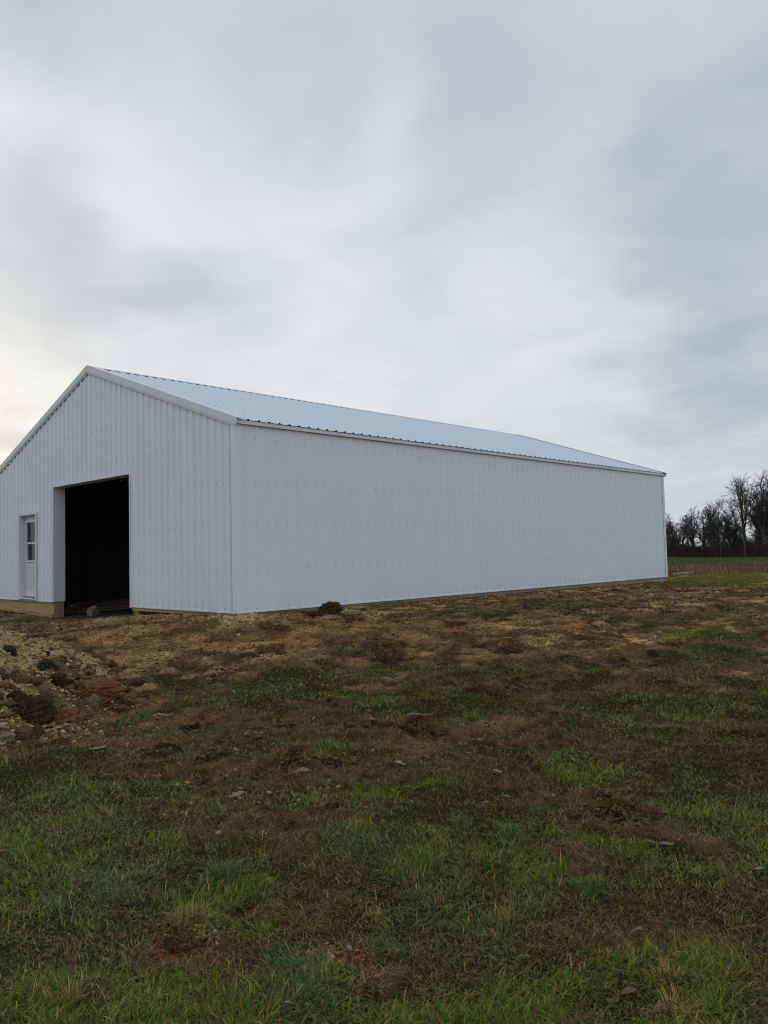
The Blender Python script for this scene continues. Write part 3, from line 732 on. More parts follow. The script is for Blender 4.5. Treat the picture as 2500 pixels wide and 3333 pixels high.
def ground_loc(px, py, up=0.):
    P = at(px, py); return (P[0], P[1], float(H(np.array([P[0]]), np.array([P[1]]))[0])+up)
def px_size(px, py, n):                                     # metres that n photo pixels span at a ground point
    P = at(px, py); return n/FPX*float((P-CAM)@FWD)

# heap of pale gravel mixed with clay
def heap():
    hx, hy, hr, hh = HEAP
    nr, na = 90, 260
    R_, A_ = np.meshgrid(np.linspace(0, 1, nr), np.linspace(0, 2*math.pi, na, endpoint=False), indexing='ij')
    x = hx+R_*hr*1.12*np.cos(A_); y = hy+R_*hr*1.12*np.sin(A_); x = x.ravel(); y = y.ravel()
    z = heap_h(x, y); e = sstep(0, .12, z)
    z = H0(x, y)-.03+z+e*(.26*(fbm(x, y, .5, 401, 3)-.5)+.10*(fbm(x, y, .13, 403, 3)-.5))
    n = fbm(x, y, .5, 405, 3)[:, None]
    c = np.array([.34, .25, .125])*(.6+.8*n); soil = np.array([.125, .075, .038])
    south = sstep(.55, .72, fbm(x, y, .7, 407, 3)+.30*sstep(hr*.45, hr*.95, np.hypot(x-hx, y-hy)))[:, None]
    c = c*(1-south)+soil*(.6+.8*n)*south
    idx = np.arange(nr*na).reshape(nr, na); a = idx[:-1]; b = idx[1:]
    q = np.stack([a, b, np.roll(b, -1, 1), np.roll(a, -1, 1)], -1).reshape(-1, 4)
    o = mesh_np('gravel_heap', np.stack([x, y, z], 1)-np.array([hx, hy, -.5]), [q], M['soil'], None, True, c)
    o.location = (hx, hy, -.5)
    tag(o, 'heap of pale gravel and brown clay spilling in beside the bare dirt', 'heap')
    return o
heap_o = heap()
def heap_top(x, y):
    z = heap_h(x, y); e = sstep(0, .12, z)
    return H0(x, y)-.03+z+e*(.26*(fbm(x, y, .5, 401, 3)-.5)+.10*(fbm(x, y, .13, 403, 3)-.5))
def stones(name, x, y, z, size, col, parent=None, origin=None, sub=1, mat=None, seed=5, flat=1.):
    V0, F0 = ICO[sub]; n = len(x); g = np.random.default_rng(seed)
    k = 1+.35*(g.random((n, len(V0)))-.5)
    sc = size[:, None]*.5*np.stack([g.uniform(.8, 1.35, n), g.uniform(.65, 1.0, n), g.uniform(.45, .8, n)*flat], 1)
    V = V0[None]*k[:, :, None]*sc[:, None]
    a = g.uniform(0, 6.28, n); b = g.uniform(-.5, .5, n)
    ca, sa, cb, sb = np.cos(a)[:, None], np.sin(a)[:, None], np.cos(b)[:, None], np.sin(b)[:, None]
    X, Y, Zz = V[..., 0], V[..., 1], V[..., 2]
    X, Zz = X*cb+Zz*sb, -X*sb+Zz*cb
    X, Y = X*ca-Y*sa, X*sa+Y*ca
    V = np.stack([X+x[:, None], Y+y[:, None], Zz+z[:, None]], -1).reshape(-1, 3)
    F = (F0[None]+(np.arange(n)*len(V0))[:, None, None]).reshape(-1, 3)
    if origin is not None: V = V-np.asarray(origin)
    return mesh_np(name, V, [F], mat or M['pebble'], parent, False, np.repeat(col, len(V0), 0))
def pebble_cols(n, g):
    pal = np.array([[.48, .345, .15], [.41, .29, .125], [.53, .40, .20], [.32, .23, .10], [.40, .27, .11], [.40, .33, .22]])
    return pal[g.integers(0, 6, n)]*g.uniform(.65, 1.1, (n, 1))
def heap_gravel():
    g = np.random.default_rng(77); hx, hy, hr, hh = HEAP
    n = 34000; r = hr*np.sqrt(g.random(n))*1.02; a = g.uniform(0, 6.28, n)
    x = hx+r*np.cos(a); y = hy+r*np.sin(a)
    south = fbm(x, y, .7, 407, 3)+.30*sstep(hr*.45, hr*.95, np.hypot(x-hx, y-hy))
    south = south+.5*(fbm(x, y, .28, 409, 3)-.5)
    k = g.random(n) < np.where(south < .57, 1., np.where(south < .70, .6, .2)); x, y = x[k], y[k]; n = len(x)
    s = g.gamma(3.2, .0082, n).clip(.010, .062)
    o = stones('gravel', x, y, heap_top(x, y)+s*.12, s, pebble_cols(n, g), heap_o, (hx, hy, -.5), 1, None, 9)
    o['kind'] = 'stuff'
    # crumbled clay
    n = 5200; r = hr*np.sqrt(g.uniform(.10, 1.10, n)**.7); a = g.uniform(0, 6.28, n); x = hx+r*np.cos(a); y = hy+r*np.sin(a)
    s = g.gamma(2.2, .017, n).clip(.012, .13)
    col = np.array([.14, .08, .04])*g.uniform(.5, 1.5, (n, 1))
    o = stones('clay_crumbs', x, y, heap_top(x, y)+s*.05, s, col, heap_o, (hx, hy, -.5), 2, M['soil'], 10); o['kind'] = 'stuff'
heap_gravel()
def loose_gravel():
    g = np.random.default_rng(78); X = []; Y = []; S = []
    def patch(px, py, rx, ry, n, s):
        zz = Zone(px, py, rx, ry, 1); l = g.normal(0, .5, n)*zz.a; r = g.normal(0, .5, n)*zz.b; v = zz.v
        X.append(zz.c[0]+r*v[0]-l*v[1]); Y.append(zz.c[1]+r*v[1]+l*v[0]); S.append(g.gamma(5, s/5, n).clip(s*.3, s*2.4))
    patch(790, 2012, 60, 12, 900, .042); patch(700, 2010, 70, 7, 260, .036); patch(1140, 1993, 40, 5, 120, .045); patch(560, 2008, 120, 6, 500, .025)
    patch(420, 2400, 120, 40, 60, .018); patch(1060, 3110, 80, 60, 150, .012); patch(680, 3040, 60, 40, 60, .014); patch(560, 3240, 70, 40, 50, .014)
    patch(880, 2015, 60, 12, 150, .03); patch(200, 2385, 130, 26, 150, .028); patch(1500, 1945, 300, 10, 160, .03); patch(2100, 1890, 80, 4, 60, .05)
    patch(1000, 2250, 500, 160, 260, .018); patch(900, 2600, 400, 80, 120, .016)
    x = np.concatenate(X); y = np.concatenate(Y); s = np.concatenate(S); k = ~inbarn(x, y, .03); x, y, s = x[k], y[k], s[k]
    o = stones('gravel', x, y, H(x, y)+s*.1, s, pebble_cols(len(x), g), None, None, 1, None, 12)
    tag(o, 'loose pale gravel strewn over the dirt', None, None, 'stuff')
    # crumbs of torn-up soil over the bare ground
    x, y, r = scatter(420000, 3.0, 25, .78); gr, st, wh, red, clay, dark, d = fields(x, y)
    lv = (PB-PA)/np.linalg.norm(PB-PA); su = x*lv[0]+y*lv[1]; sw = -x*lv[1]+y*lv[0]; ru = fbm(su*.16, sw, .45, 111, 3)
    k = (g.random(len(x)) < (1-sstep(.12, .45, gr))*(.25+.75*sstep(.35, .65, fbm(x, y, .5, 500, 3)))*(.45+.55*sstep(.35, .6, ru))) & ~inbarn(x, y, .05) & ~st & ~wh
    x, y, r, clay, dark, ru = x[k], y[k], r[k], clay[k], dark[k], ru[k]; n = len(x)
    s = (g.gamma(1.6, .0062, n).clip(.005, .06)+np.maximum(r-5, .4)*g.uniform(.0006, .0044, n)).clip(.005, .10)
    t = np.clip(g.random((n, 1))*.75+.6*(fbm(x, y, .8, 503, 3)[:, None]-.4)+.5*(ru[:, None]-.5), 0, 1); col = np.array([.120, .069, .035])*(1-t)+np.array([.34, .212, .092])*t
    col = np.where((g.random(n) < .16+.45*dark)[:, None], np.array([.040, .028, .019]), col)*g.uniform(.6, 1.3, (n, 1))*(1-.45*sstep(10, 6.5, r))[:, None]
    ck = (g.random(n) < clay*.6)[:, None]; col = np.where(ck, np.array([.38, .185, .070])*g.uniform(.6, 1.2, (n, 1)), col)
    o = stones('dirt_crumbs', x, y, H(x, y)+s*.02, s, col, None, None, 1, M['soil'], 13, .6)
    tag(o, 'crumbs of torn brown soil over the bare ground', None, None, 'stuff')
loose_gravel()

CLAYC, DKC, BRC, GRC = (.175, .088, .036), (.072, .047, .026), (.14, .082, .040), (.19, .14, .085)
def on_heap(px, py):
    """where the sight line meets the heap or the ground"""
    d = ray(px, py); t = 5.0
    for _ in range(900):
        P = CAM+d*t
        z = max(float(heap_top(np.array([P[0]]), np.array([P[1]]))[0]) if math.hypot(P[0]-HEAP[0], P[1]-HEAP[1]) < HEAP[2]*1.1 else -9, float(H0(P[0], P[1])))
        if P[2] < z: break
        t += .02
    return P
clods = [  # px, py, width, height in photo pixels, colour, label
 (320, 2245, 130, 78, CLAYC, 'large rounded brown clay clod at the heap\'s tip beside green grass'),
 (300, 2285, 60, 38, GRC, 'grey-brown stony clod lying against the large clay clod'),
 (215, 2345, 110, 70, CLAYC, 'broad reddish-brown clod at the foot of the heap, cracked in front'),
 (150, 2270, 48, 40, (.10, .075, .055), 'smooth grey-brown clod set among pale gravel on the heap'),
 (75, 2385, 60, 42, BRC, 'tan-brown clod at the front foot of the gravel heap'),
 (118, 2390, 55, 46, DKC, 'dark earth clod between two brown clods at the heap\'s front foot'),
 (160, 2405, 44, 34, CLAYC, 'small round reddish clod before the heap'),
 (75, 2215, 44, 40, CLAYC, 'brown clod half sunk in the gravel high on the heap'),
 (128, 2215, 30, 26, BRC, 'small round brown clod on the heap\'s upper slope'),
 (30, 2205, 44, 24, (.075, .055, .042), 'flat dark clod lying on clean gravel at the picture\'s edge'),
 (295, 2373, 36, 26, CLAYC, 'small clod by the green tuft in front of the heap tip'),
 (270, 2330, 70, 50, BRC, 'upright jagged brown clod near the heap\'s outer foot'),
 (20, 2400, 50, 36, (.24, .18, .10), 'pale stony lump at the heap\'s near edge'),
]
for i, (px, py, w, h, c, lab) in enumerate(clods):
    P = on_heap(px, py+h*.2); d_ = float((P-CAM)@FWD); s = d_/FPX
    o = lump('dirt_clod', (P[0], P[1], P[2]+h*s*.12), (w*s, w*s*.85, h*s*1.25), c, M['soil'], 20+i, 4, .55, .22, i*1.3)
    tag(o, lab, 'clod', 'clods on the gravel heap')
# dark sods with hanging roots
def sod(px, py, w, h, lab, seed, heap=True, n=380, grp='root-matted sods', c=DKC, green=.0, ln=.11):
    P = on_heap(px, py+h*.3) if heap else at(px, py+h*.4)
    s = float((P-CAM)@FWD)/FPX
    o = lump('sod', (P[0], P[1], P[2]+h*s*.10), (w*s, w*s*.8, h*s*1.1), c, M['soil'], seed, 5, .50, .42, seed)
    tag(o, lab, 'sod', grp)
    g = np.random.default_rng(seed)
    V = np.array([v.co[:] for v in o.data.vertices]); k = g.integers(0, len(V), n); k = k[V[k, 2] > -h*s*.15]; n = len(k)
    q = V[k]*1.0
    col = np.array([[.13, .088, .044], [.06, .040, .022], [.22, .155, .075]])[g.integers(0, 3, n)]
    gm = g.random(n) < green; col[gm] = GCOL[g.integers(0, 6, n)][gm]
    blades('roots', q[:, 0], q[:, 1], g.uniform(.2, 1.0, n)*ln*.8, g.uniform(.003, .007, n), g.uniform(.6, 2.6, n), np.arctan2(q[:, 1], q[:, 0])+g.normal(0, .9, n), col, 3, M['leaf'], o, q[:, 2])['kind'] = 'stuff'
sod(110, 2310, 125, 110, 'largest dark root-matted sod low on the gravel heap', 3, True, 420)
sod(55, 2265, 70, 50, 'dark sod just above the largest sod on the heap', 4)
sod(30, 2115, 46, 40, 'dark crumbly sod on the crest of the heap', 5)
sod(150, 2165, 60, 36, 'dark sod with green grass on the heap\'s back slope', 6, True, 260, green=.5, c=(.05, .04, .025), ln=.16)
sod(190, 2205, 60, 46, 'ragged dark sod low on the heap\'s back slope', 7, True, 260)
sod(225, 2225, 40, 34, 'small grassy sod beside the large clay clod', 8, True, 220, green=.35)
sod(1080, 1975, 76, 52, 'dark sod standing against the long white wall', 9, False, 300, 'sods and clods by the barn', ln=.07)
sod(1020, 1998, 70, 24, 'low brown sod beside the tall dark one at the wall', 10, False, 150, 'sods and clods by the barn', c=(.06, .042, .028), green=.15, ln=.06)
sod(1520, 1932, 22, 14, 'small dark sod at the middle of the long wall', 12, False, 90, 'sods and clods by the barn', ln=.06)
sod(2125, 2126, 44, 34, 'round black sod lying on torn turf', 13, False, 140, 'sods on the torn turf', c=(.045, .033, .024), ln=.05)
sod(2030, 2147, 36, 26, 'smaller ragged dark sod lying near the round black one', 14, False, 140, 'sods on the torn turf', ln=.06)
# stones
st = [
 (305, 1990, 40, 38, (.20, .155, .12), 'stone', 'mottled grey and brown rock lying in the barn doorway', 'rock', 1.0),
 (992, 3160, 30, 22, (.26, .21, .15), 'stone', 'largest grey-tan stone on the bare patch in the turf', 'stone', .8),
 (1024, 3167, 18, 10, (.50, .43, .29), 'stone', 'pale flat stone beside the largest stone', 'stone', .7),
 (1056, 3132, 17, 14, (.46, .40, .24), 'stone', 'yellowish stone standing at the top of the bare patch', 'stone', .9),
 (1070, 3098, 19, 14, (.30, .25, .18), 'stone', 'round tan stone by the red dead grass', 'stone', .8),
 (1140, 3092, 18, 12, (.28, .25, .20), 'stone', 'greyish stone at the edge of the bright green tuft', 'stone', .8),
 (1016, 3188, 22, 13, (.36, .23, .11), 'stone', 'orange-brown flat stone below the largest stone', 'stone', .6),
 (1135, 3070, 18, 10, (.34, .28, .19), 'stone', 'long tan stone above the bright green tuft', 'stone', .6),
 (1046, 3164, 16, 7, (.52, .45, .30), 'stone', 'thin pale sliver of stone on the bare patch', 'stone', .5),
 (2300, 2336, 15, 9, (.42, .36, .24), 'stone', 'pale stone beside a bare streak in the turf', 'stone', .6),
 (1093, 2197, 7, 6, (.62, .56, .44), 'stone', 'tiny white stone on brown soil in mid lawn', 'stone', .8),
 (700, 3030, 22, 16, (.30, .25, .17), 'stone', 'tan stone by the pale grass tuft', 'stone', .7),
 (2150, 1893, 18, 8, (.32, .30, .28), 'stone', 'grey stone under the barn\'s far corner', 'stone', .6),
 (2130, 1894, 20, 8, (.26, .25, .24), 'stone', 'flat darker grey stone under the barn\'s far corner', 'stone', .5),
]
for i, (px, py, w, h, c, nm, lab, cat, zr) in enumerate(st):
    L0 = ground_loc(px, py+h*.35); s = px_size(px, py, 1)
    if i == 0: L0 = tuple(at(px, 2004))
    o = lump(nm, (L0[0], L0[1], L0[2]+w*s*zr*.22), (w*s, w*s*.75, w*s*zr), c, M['pebble'], 60+i, 3 if i else 4, .45, .10 if i else .3, i*.9, True, None, 1.3 if i == 0 else .12)
    tag(o, lab, cat, None if i == 0 else 'stones on the ground')
# fallen leaves
def leaf(px, py, w, lab, seed, col=(.34, .22, .115), up=.022):
    g = np.random.default_rng(seed); L = px_size(px, py, w)*.8
    n = 9; t = np.linspace(0, 1, n); lob = .5+.5*np.abs(np.sin(t*math.pi*3.3+.4)); wd = np.sin(np.clip(t, .04, 1)*math.pi*.97)**.7*.30*(.55+.45*lob)
    curl = g.uniform(.15, .5)
    V = []
    for s in (-1, -.5, 0, .5, 1):
        for i in range(n):
            x = (t[i]-.5)+.02*g.normal(); y = s*wd[i]; z = curl*.5*(s*s)*wd[i]*1.3+.18*curl*math.sin(t[i]*3.1+seed)+.03*g.normal()
            V.append((x, y, z))
    V = np.array(V)*L; F = []
    for a in range(4):
        for i in range(n-1): F.append((a*n+i, a*n+i+1, (a+1)*n+i+1, (a+1)*n+i))
    st_ = len(V); q = np.array([(-.5, -.010, .0), (-.5, .010, 0), (-.82, .006, .06), (-.82, -.006, .06)])*L
    V = np.concatenate([V, q]); F.append((st_, st_+1, st_+2, st_+3))
    c = .74*np.array(col)[None]*g.uniform(.8, 1.15, (len(V), 1))
    o = mesh_np('fallen_leaf', V, [np.array(F)], M['leaf'], None, True, c)
    o.location = ground_loc(px, py, up); o.rotation_euler = (g.uniform(-.25, .25), g.uniform(-.2, .2), YAW-1.57+g.uniform(-.5, .5) if seed % 2 else g.uniform(0, 6.28))
    s = o.modifiers.new('t', 'SOLIDIFY'); s.thickness = .0012
    tag(o, lab, 'leaf', 'fallen leaves')
leaf(2168, 2738, 58, 'larger of two tan leaves below the brown strip', 1)
leaf(2118, 2734, 34, 'smaller of two tan leaves below the brown strip', 3, (.42, .28, .15))
leaf(2050, 3238, 70, 'big dull brown leaf low in the turf', 5, (.22, .155, .085))
leaf(2080, 3026, 30, 'curled orange-tan leaf in mid turf', 7, (.42, .25, .12))
leaf(2308, 3142, 22, 'small rusty leaf on a bare spot', 9, (.30, .15, .09))
leaf(1772, 2856, 24, 'small curled leaf left of the grey dead grass', 11, (.34, .2, .12))
leaf(1890, 2850, 20, 'tiny brown leaf above a dark grass clump', 12, (.25, .14, .08))
leaf(8, 2790, 46, 'pinkish-brown leaf cut by the picture edge', 13, (.34, .19, .12))
leaf(318, 2447, 62, 'flat pale orange leaf before the gravel heap', 15, (.50, .32, .18))
leaf(770, 2606, 70, 'long tan leaf on brown thatch', 17, (.42, .32, .18))
leaf(1300, 2497, 50, 'yellow-tan leaf between grass tufts', 19, (.46, .34, .16))
leaf(1255, 2212, 26, 'pinkish dry leaf standing on brown soil', 21, (.46, .30, .22), .04)
leaf(1378, 2475, 34, 'light brown leaf near the grass edge in mid lawn', 23, (.38, .25, .14))
leaf(1602, 2463, 34, 'orange leaf beside a dark green tuft', 25, (.44, .25, .10))
leaf(1620, 2512, 46, 'curved straw-coloured leaf below the orange one', 27, (.45, .34, .18))
leaf(1526, 2442, 30, 'faded pink leaf on mown grass', 29, (.36, .25, .19))
leaf(985, 2545, 62, 'broad tan leaf in the brown thatch', 31, (.36, .26, .15))
leaf(1210, 2350, 30, 'tan leaf on the brown strip behind the turf', 33, (.36, .27, .15))
leaf(1945, 2633, 22, 'small orange leaf at the top of the turf', 35, (.46, .27, .13))
leaf(2165, 2637, 40, 'rusty leaf at the head of the brown strip', 37, (.32, .19, .10))
leaf(940, 3280, 40, 'grey withered leaf near the bottom edge', 39, (.36, .31, .27))
leaf(2470, 2815, 46, 'pale tan leaf at the picture\'s right border', 41, (.40, .32, .2))
leaf(1585, 2627, 36, 'pale leaf in the turf below mid lawn', 43, (.44, .32, .2))
leaf(1650, 2595, 30, 'pinkish leaf on grass behind a blue-green tuft', 45, (.38, .27, .19))
# sticks
def stick(px, py, w, ang, lab, col, th=.012):
    L = px_size(px, py, w); P = ground_loc(px, py, th*.8); n = 7; V = []; F = []
    g = np.random.default_rng(int(px)); off = np.cumsum(g.normal(0, .03*L, n))
    for i in range(n):
        x = (i/(n-1)-.5)*L; r = th*.5*(1-.5*i/n)
        for q in range(6): V.append((x, off[i]+r*math.cos(q*1.047), r*math.sin(q*1.047)+.01*math.sin(i*1.1)))
    for i in range(n-1):
        for q in range(6): F.append((i*6+q, i*6+(q+1) % 6, i*6+6+(q+1) % 6, i*6+6+q))
    V = np.array(V)
    o = mesh_np('stick', V, [np.array(F)], M['leaf'], None, True, np.tile(np.array(col), (len(V), 1))); o.location = P; o.rotation_euler = (0, 0, YAW-1.57+ang)
    tag(o, lab, 'stick', 'sticks and stalks on the ground')
stick(1035, 2124, 46, .2, 'short blond stick on the bare dirt', (.42, .30, .17), .03)
stick(1370, 2333, 90, .05, 'thin tan stick lying in the brown strip', (.34, .25, .15), .018)
stick(1250, 3190, 75, .35, 'straw-coloured broken stalk on the bare patch', (.40, .29, .14), .009)
stick(530, 2330, 60, .5, 'whitish splinter on the soil near the heap', (.45, .40, .32), .02)
stick(250, 2218, 44, -.5, 'bent pale stick by the large clay clod', (.38, .28, .17), .025)
stick(2110, 2190, 46, -.6, 'light dead stalk lying across torn turf', (.42, .36, .24), .016)
# grass tufts one can tell apart
def tuft(px, py, w, hgt, n, col, lab, seed, spread=1.0, dry=.1):
    g = np.random.default_rng(seed); P = ground_loc(px, py); R0 = px_size(px, py, w)*.36
    nc = 5; ca = g.uniform(0, 6.28, nc); cr = R0*g.uniform(.1, .9, nc); k = g.integers(0, nc, n)
    a = g.uniform(0, 6.28, n); r = R0*.55*np.abs(g.normal(0, .6, n))
    ox = cr[k]*np.cos(ca[k])+r*np.cos(a); oy = cr[k]*np.sin(ca[k])+r*np.sin(a)
    x = P[0]+ox; y = P[1]+oy
    c = np.array(col)[None]*g.uniform(.45, 1.5, (n, 1)); dk = g.random(n) < dry; c[dk] = SCOL[g.integers(0, 6, n)][dk]
    flop = g.uniform(0, 6.28, nc)
    out = np.where(g.random(n) < .55, np.arctan2(oy, ox), flop[k])+g.normal(0, .7, n)
    lean = np.clip(.55+.5*spread*np.hypot(ox, oy)/R0+g.normal(0, .38, n), .05, 1.62)
    o = blades('grass_tuft', x, y, .68*hgt*(.55+.45*g.random(nc))[k]*g.uniform(.3, 1.2, n), g.uniform(.0025, .0052, n), lean, out, c, 4, None, None, None, P)
    o.location = P
    tag(o, lab, 'grass tuft', 'grass tufts in the turf')
tuft(610, 3000, 150, .17, 320, (.24, .25, .085), 'pale spiky tuft beside the reddish bare patch', 1, 1.0, .35)
tuft(1500, 2690, 130, .16, 200, (.14, .19, .04), 'tuft of long grey-green blades leaning over bare soil', 3, 1.0)
tuft(1650, 2720, 150, .16, 240, (.13, .19, .05), 'grey-blue tuft beside the leaning tuft', 4, 1.0, .05)
tuft(720, 2850, 190, .16, 340, (.11, .17, .045), 'wide dark green tuft with arching blades', 5, 1.1)
tuft(1950, 2880, 220, .15, 340, (.12, .18, .045), 'broad low tuft below grey dead grass', 6, 1.2)
tuft(1240, 3065, 120, .07, 520, (.12, .20, .035), 'bright green cushion tuft by the stones', 7, .9, .02)
tuft(2185, 3180, 150, .12, 180, (.38, .30, .15), 'bleached straw tuft in front of the turf', 12, 1.1, .7)
tuft(2190, 3300, 170, .13, 200, (.40, .32, .17), 'bleached straw tuft at the bottom edge', 13, 1.2, .8)
tuft(1700, 2950, 150, .13, 220, (.14, .19, .05), 'loose green tuft in the middle of the turf', 14, 1.1)
tuft(1390, 2820, 170, .15, 260, (.13, .18, .035), 'grey-green tuft with blades fanned flat', 15, 1.2)
tuft(230, 3250, 200, .14, 240, (.26, .22, .08), 'yellowish long-bladed tuft in the near corner', 16, 1.25, .4)
tuft(1660, 3000, 140, .14, 200, (.17, .20, .04), 'thin tuft of twisted pale blades', 17, 1.2, .2)
tuft(1115, 2120, 60, .10, 200, (.06, .11, .03), 'lone green tuft behind the white stone', 18, .9)

# planks inside the barn
def plank(x0, y0, x1, y1, z, w, h, lab):
    c = np.array([(x0+x1)/2, (y0+y1)/2, 0]); fl = float(H0(c[0], c[1]))
    mb = MB(); mb.bar(np.array([x0, y0, 0])-c, np.array([x1, y1, .02])-c, w, h)
    o = bevel(mb.build('plank', M['plank'], None), .003); o.location = (c[0], c[1], fl+z+h/2+.02); tag(o, lab, 'plank', 'planks on the barn floor')
plank(.5, 8.1, 5.2, 7.8, .0, .26, .045, 'wide weathered plank lying lowest inside the barn doorway')
plank(.9, 8.2, 4.6, 7.95, .05, .20, .045, 'plank lying on top of the wide plank inside the doorway')
plank(.7, 8.6, 5.6, 8.5, .0, .28, .09, 'thick timber lying behind the planks inside the doorway')
plank(1.2, 8.6, 5.2, 8.75, .10, .24, .05, 'plank lying on the thick timber in the barn')
plank(1.0, 9.1, 5.5, 9.4, .0, .30, .16, 'squared beam at the back of the timber in the barn')
plank(.6, 7.75, 1.8, 8.75, .16, .12, .04, 'short board lying slanted across the timber in the barn')

# board and slabs by the far corner
L0 = ground_loc(2225, 1872)
mb = MB(); mb.bar((-.55, 0, 0), (.55, .05, .03), .14, .05); o = bevel(mb.build('board', M['wood_x'], None), .004)
o.location = (L0[0], L0[1], L0[2]+.06); o.rotation_euler = (0, 0, YAW-1.5+.35); tag(o, 'pale grey board lying past the barn\'s far corner', 'board')

# ------------------------------------------------------------------ trees
def grow(rng, hgt, style):
    """segments (p0, p1, r0, r1, level) of a leafless tree"""
    S = []
    def rot(d, ang, az):
        d = d/np.linalg.norm(d); a = np.cross(d, [0, 0, 1.]) if abs(d[2]) < .95 else np.cross(d, [1., 0, 0]); a /= np.linalg.norm(a); b = np.cross(d, a)
        return d*math.cos(ang)+(a*math.cos(az)+b*math.sin(az))*math.sin(ang)
    def branch(p, d, length, r, lev, maxlev):
        n = max(3, int(6-lev*.6)); seg = length/n; taper = (.30 if lev else .55)
        for i in range(n):
            t = (i+1)/n
            d = d+rng.normal(0, .10+.05*lev, 3); d[2] += (.06 if lev < 3 else -.01)*(1 if style != 'oak' else .7); d /= np.linalg.norm(d)
            q = p+d*seg; r1 = r*(1-(1-taper)/n) if i else r*.96
            r1 = max(r1, .021)
            S.append((p, q, r, r1, lev)); p = q; r = r1
            if lev < maxlev and (lev > 0 or t > (.30 if style == 'oak' else .45)):
                k = 1 if rng.random() < (.85 if lev < 3 else .75) else 0
                if lev == 0: k = 1+int(rng.random() < .5)
                for _ in range(k):
                    ang = rng.uniform(.45, .95) if style == 'oak' else rng.uniform(.3, .65)
                    branch(p, rot(d, ang, rng.uniform(0, 6.28)), length*(rng.uniform(.50, .74) if lev else rng.uniform(.5, .78))*(1-.25*t), max(r*rng.uniform(.45, .68), .018), lev+1, maxlev)
        if lev < maxlev:
            for _ in range(2): branch(p, rot(d, rng.uniform(.2, .5), rng.uniform(0, 6.28)), length*rng.uniform(.45, .65), max(r*.75, .018), lev+1, maxlev)
    lean = np.array([rng.normal(0, .08), rng.normal(0, .08), 1.])
    branch(np.zeros(3)+np.array([0, 0, -.2]), lean, hgt*(.40 if style == 'oak' else .50), hgt*.021+.05, 0, 4)
    P = max(s[1][2] for s in S); k = hgt/P
    return [(a*np.array([1, 1, k]), b*np.array([1, 1, k]), r0, r1, l) for a, b, r0, r1, l in S]
def prisms(S, sides):
    a = np.array([s[0] for s in S]); b = np.array([s[1] for s in S]); r0 = np.array([s[2] for s in S]); r1 = np.array([s[3] for s in S])
    d = b-a; d /= np.maximum(np.linalg.norm(d, axis=1), 1e-6)[:, None]
    ref = np.where(np.abs(d[:, 2:3]) < .9, np.array([[0, 0, 1.]]), np.array([[1., 0, 0]])); u = np.cross(d, ref); u /= np.linalg.norm(u, axis=1)[:, None]; v = np.cross(d, u)
    V = []
    for p, r in ((a, r0), (b, r1)):
        for q in range(sides):
            an = 2*math.pi*q/sides; V.append(p+(u*math.cos(an)+v*math.sin(an))*r[:, None])
    V = np.stack(V, 1); n = len(S); o = (np.arange(n)*2*sides)[:, None]
    F = [o+np.array([[q, (q+1) % sides, sides+(q+1) % sides, sides+q]]) for q in range(sides)]
    return V.reshape(-1, 3), np.concatenate(F)
BARK = np.array([.082, .069, .060])
tree_meshes = []
for i, (hgt, style) in enumerate([(12.5, 'oak'), (11.5, 'oak'), (13.0, 'oak'), (18.5, 'tall'), (17.0, 'tall'), (12.0, 'tall'), (10.5, 'oak')]):
    rng = np.random.default_rng(900+i); S = grow(rng, hgt, style)
    big = [s for s in S if s[4] <= 1]; tw = [s for s in S if s[4] > 1]
    V, F = prisms(big, 6); V2, F2 = prisms(tw, 3)
    t = mesh_np('trunk', V, [F], M['bark'], None, True, np.tile(BARK, (len(V), 1))); c = mesh_np('crown', V2, [F2], M['bark'], None, True, np.tile(BARK*.9, (len(V2), 1)))
    tree_meshes.append((t.data, c.data, hgt, len(S))); bpy.data.objects.remove(t); bpy.data.objects.remove(c)
print('tree segs', [x[3] for x in tree_meshes])
tree_pos = [  # px of the foot, mesh, height m, label
 (2150, 6, 11, 'bare oak half hidden behind the barn\'s far corner'), (2188, 1, 11.6, 'low bare oak rising just clear of the barn\'s far corner'),
 (2222, 6, 10.8, 'short bare tree second from the barn\'s far corner'), (2258, 0, 12.6, 'round-crowned bare oak standing before a bright gap'),
 (2290, 2, 13.6, 'broad bare oak with the highest crown of the lower trees'), (2322, 0, 12.8, 'dense bare oak right beside the broad oak'),
 (2350, 5, 11.8, 'slim bare tree below the tall tree\'s outer limbs'), (2378, 1, 11.0, 'leaning bare tree left of the tall forked one'),
 (2430, 3, 17.4, 'tallest forked bare tree, its crown far above the wood'), (2466, 4, 18.2, 'tall thin bare tree with a nest, next to the forked one'),
 (2496, 5, 15.0, 'bare tree at the very edge of the picture'), (2530, 4, 16.5, 'bare tree just past the picture edge'), (2575, 2, 14, 'broad bare oak well past the picture edge'), (2630, 0, 13.5, 'round bare oak far past the picture edge')]
tv = TB-TA; tl = np.linalg.norm(tv); tv /= tl; tn = np.array([-tv[1], tv[0]])
if tn@(TA-CAM[:2]) < 0: tn = -tn
def tree_foot(px, back):
    d = ray(px, 1812)[:2]
    # meet the line of the wood's edge, then step back into the wood
    A = np.array([[d[0], -tv[0]], [d[1], -tv[1]]]); t, s = np.linalg.solve(A, TA-CAM[:2]); P = CAM[:2]+d*t
    return P+d/np.linalg.norm(d)*back
print('wood dist', np.linalg.norm(TA-CAM[:2]), np.linalg.norm(TB-CAM[:2]))
KT = np.linalg.norm((TA+TB)/2-CAM[:2])/190.
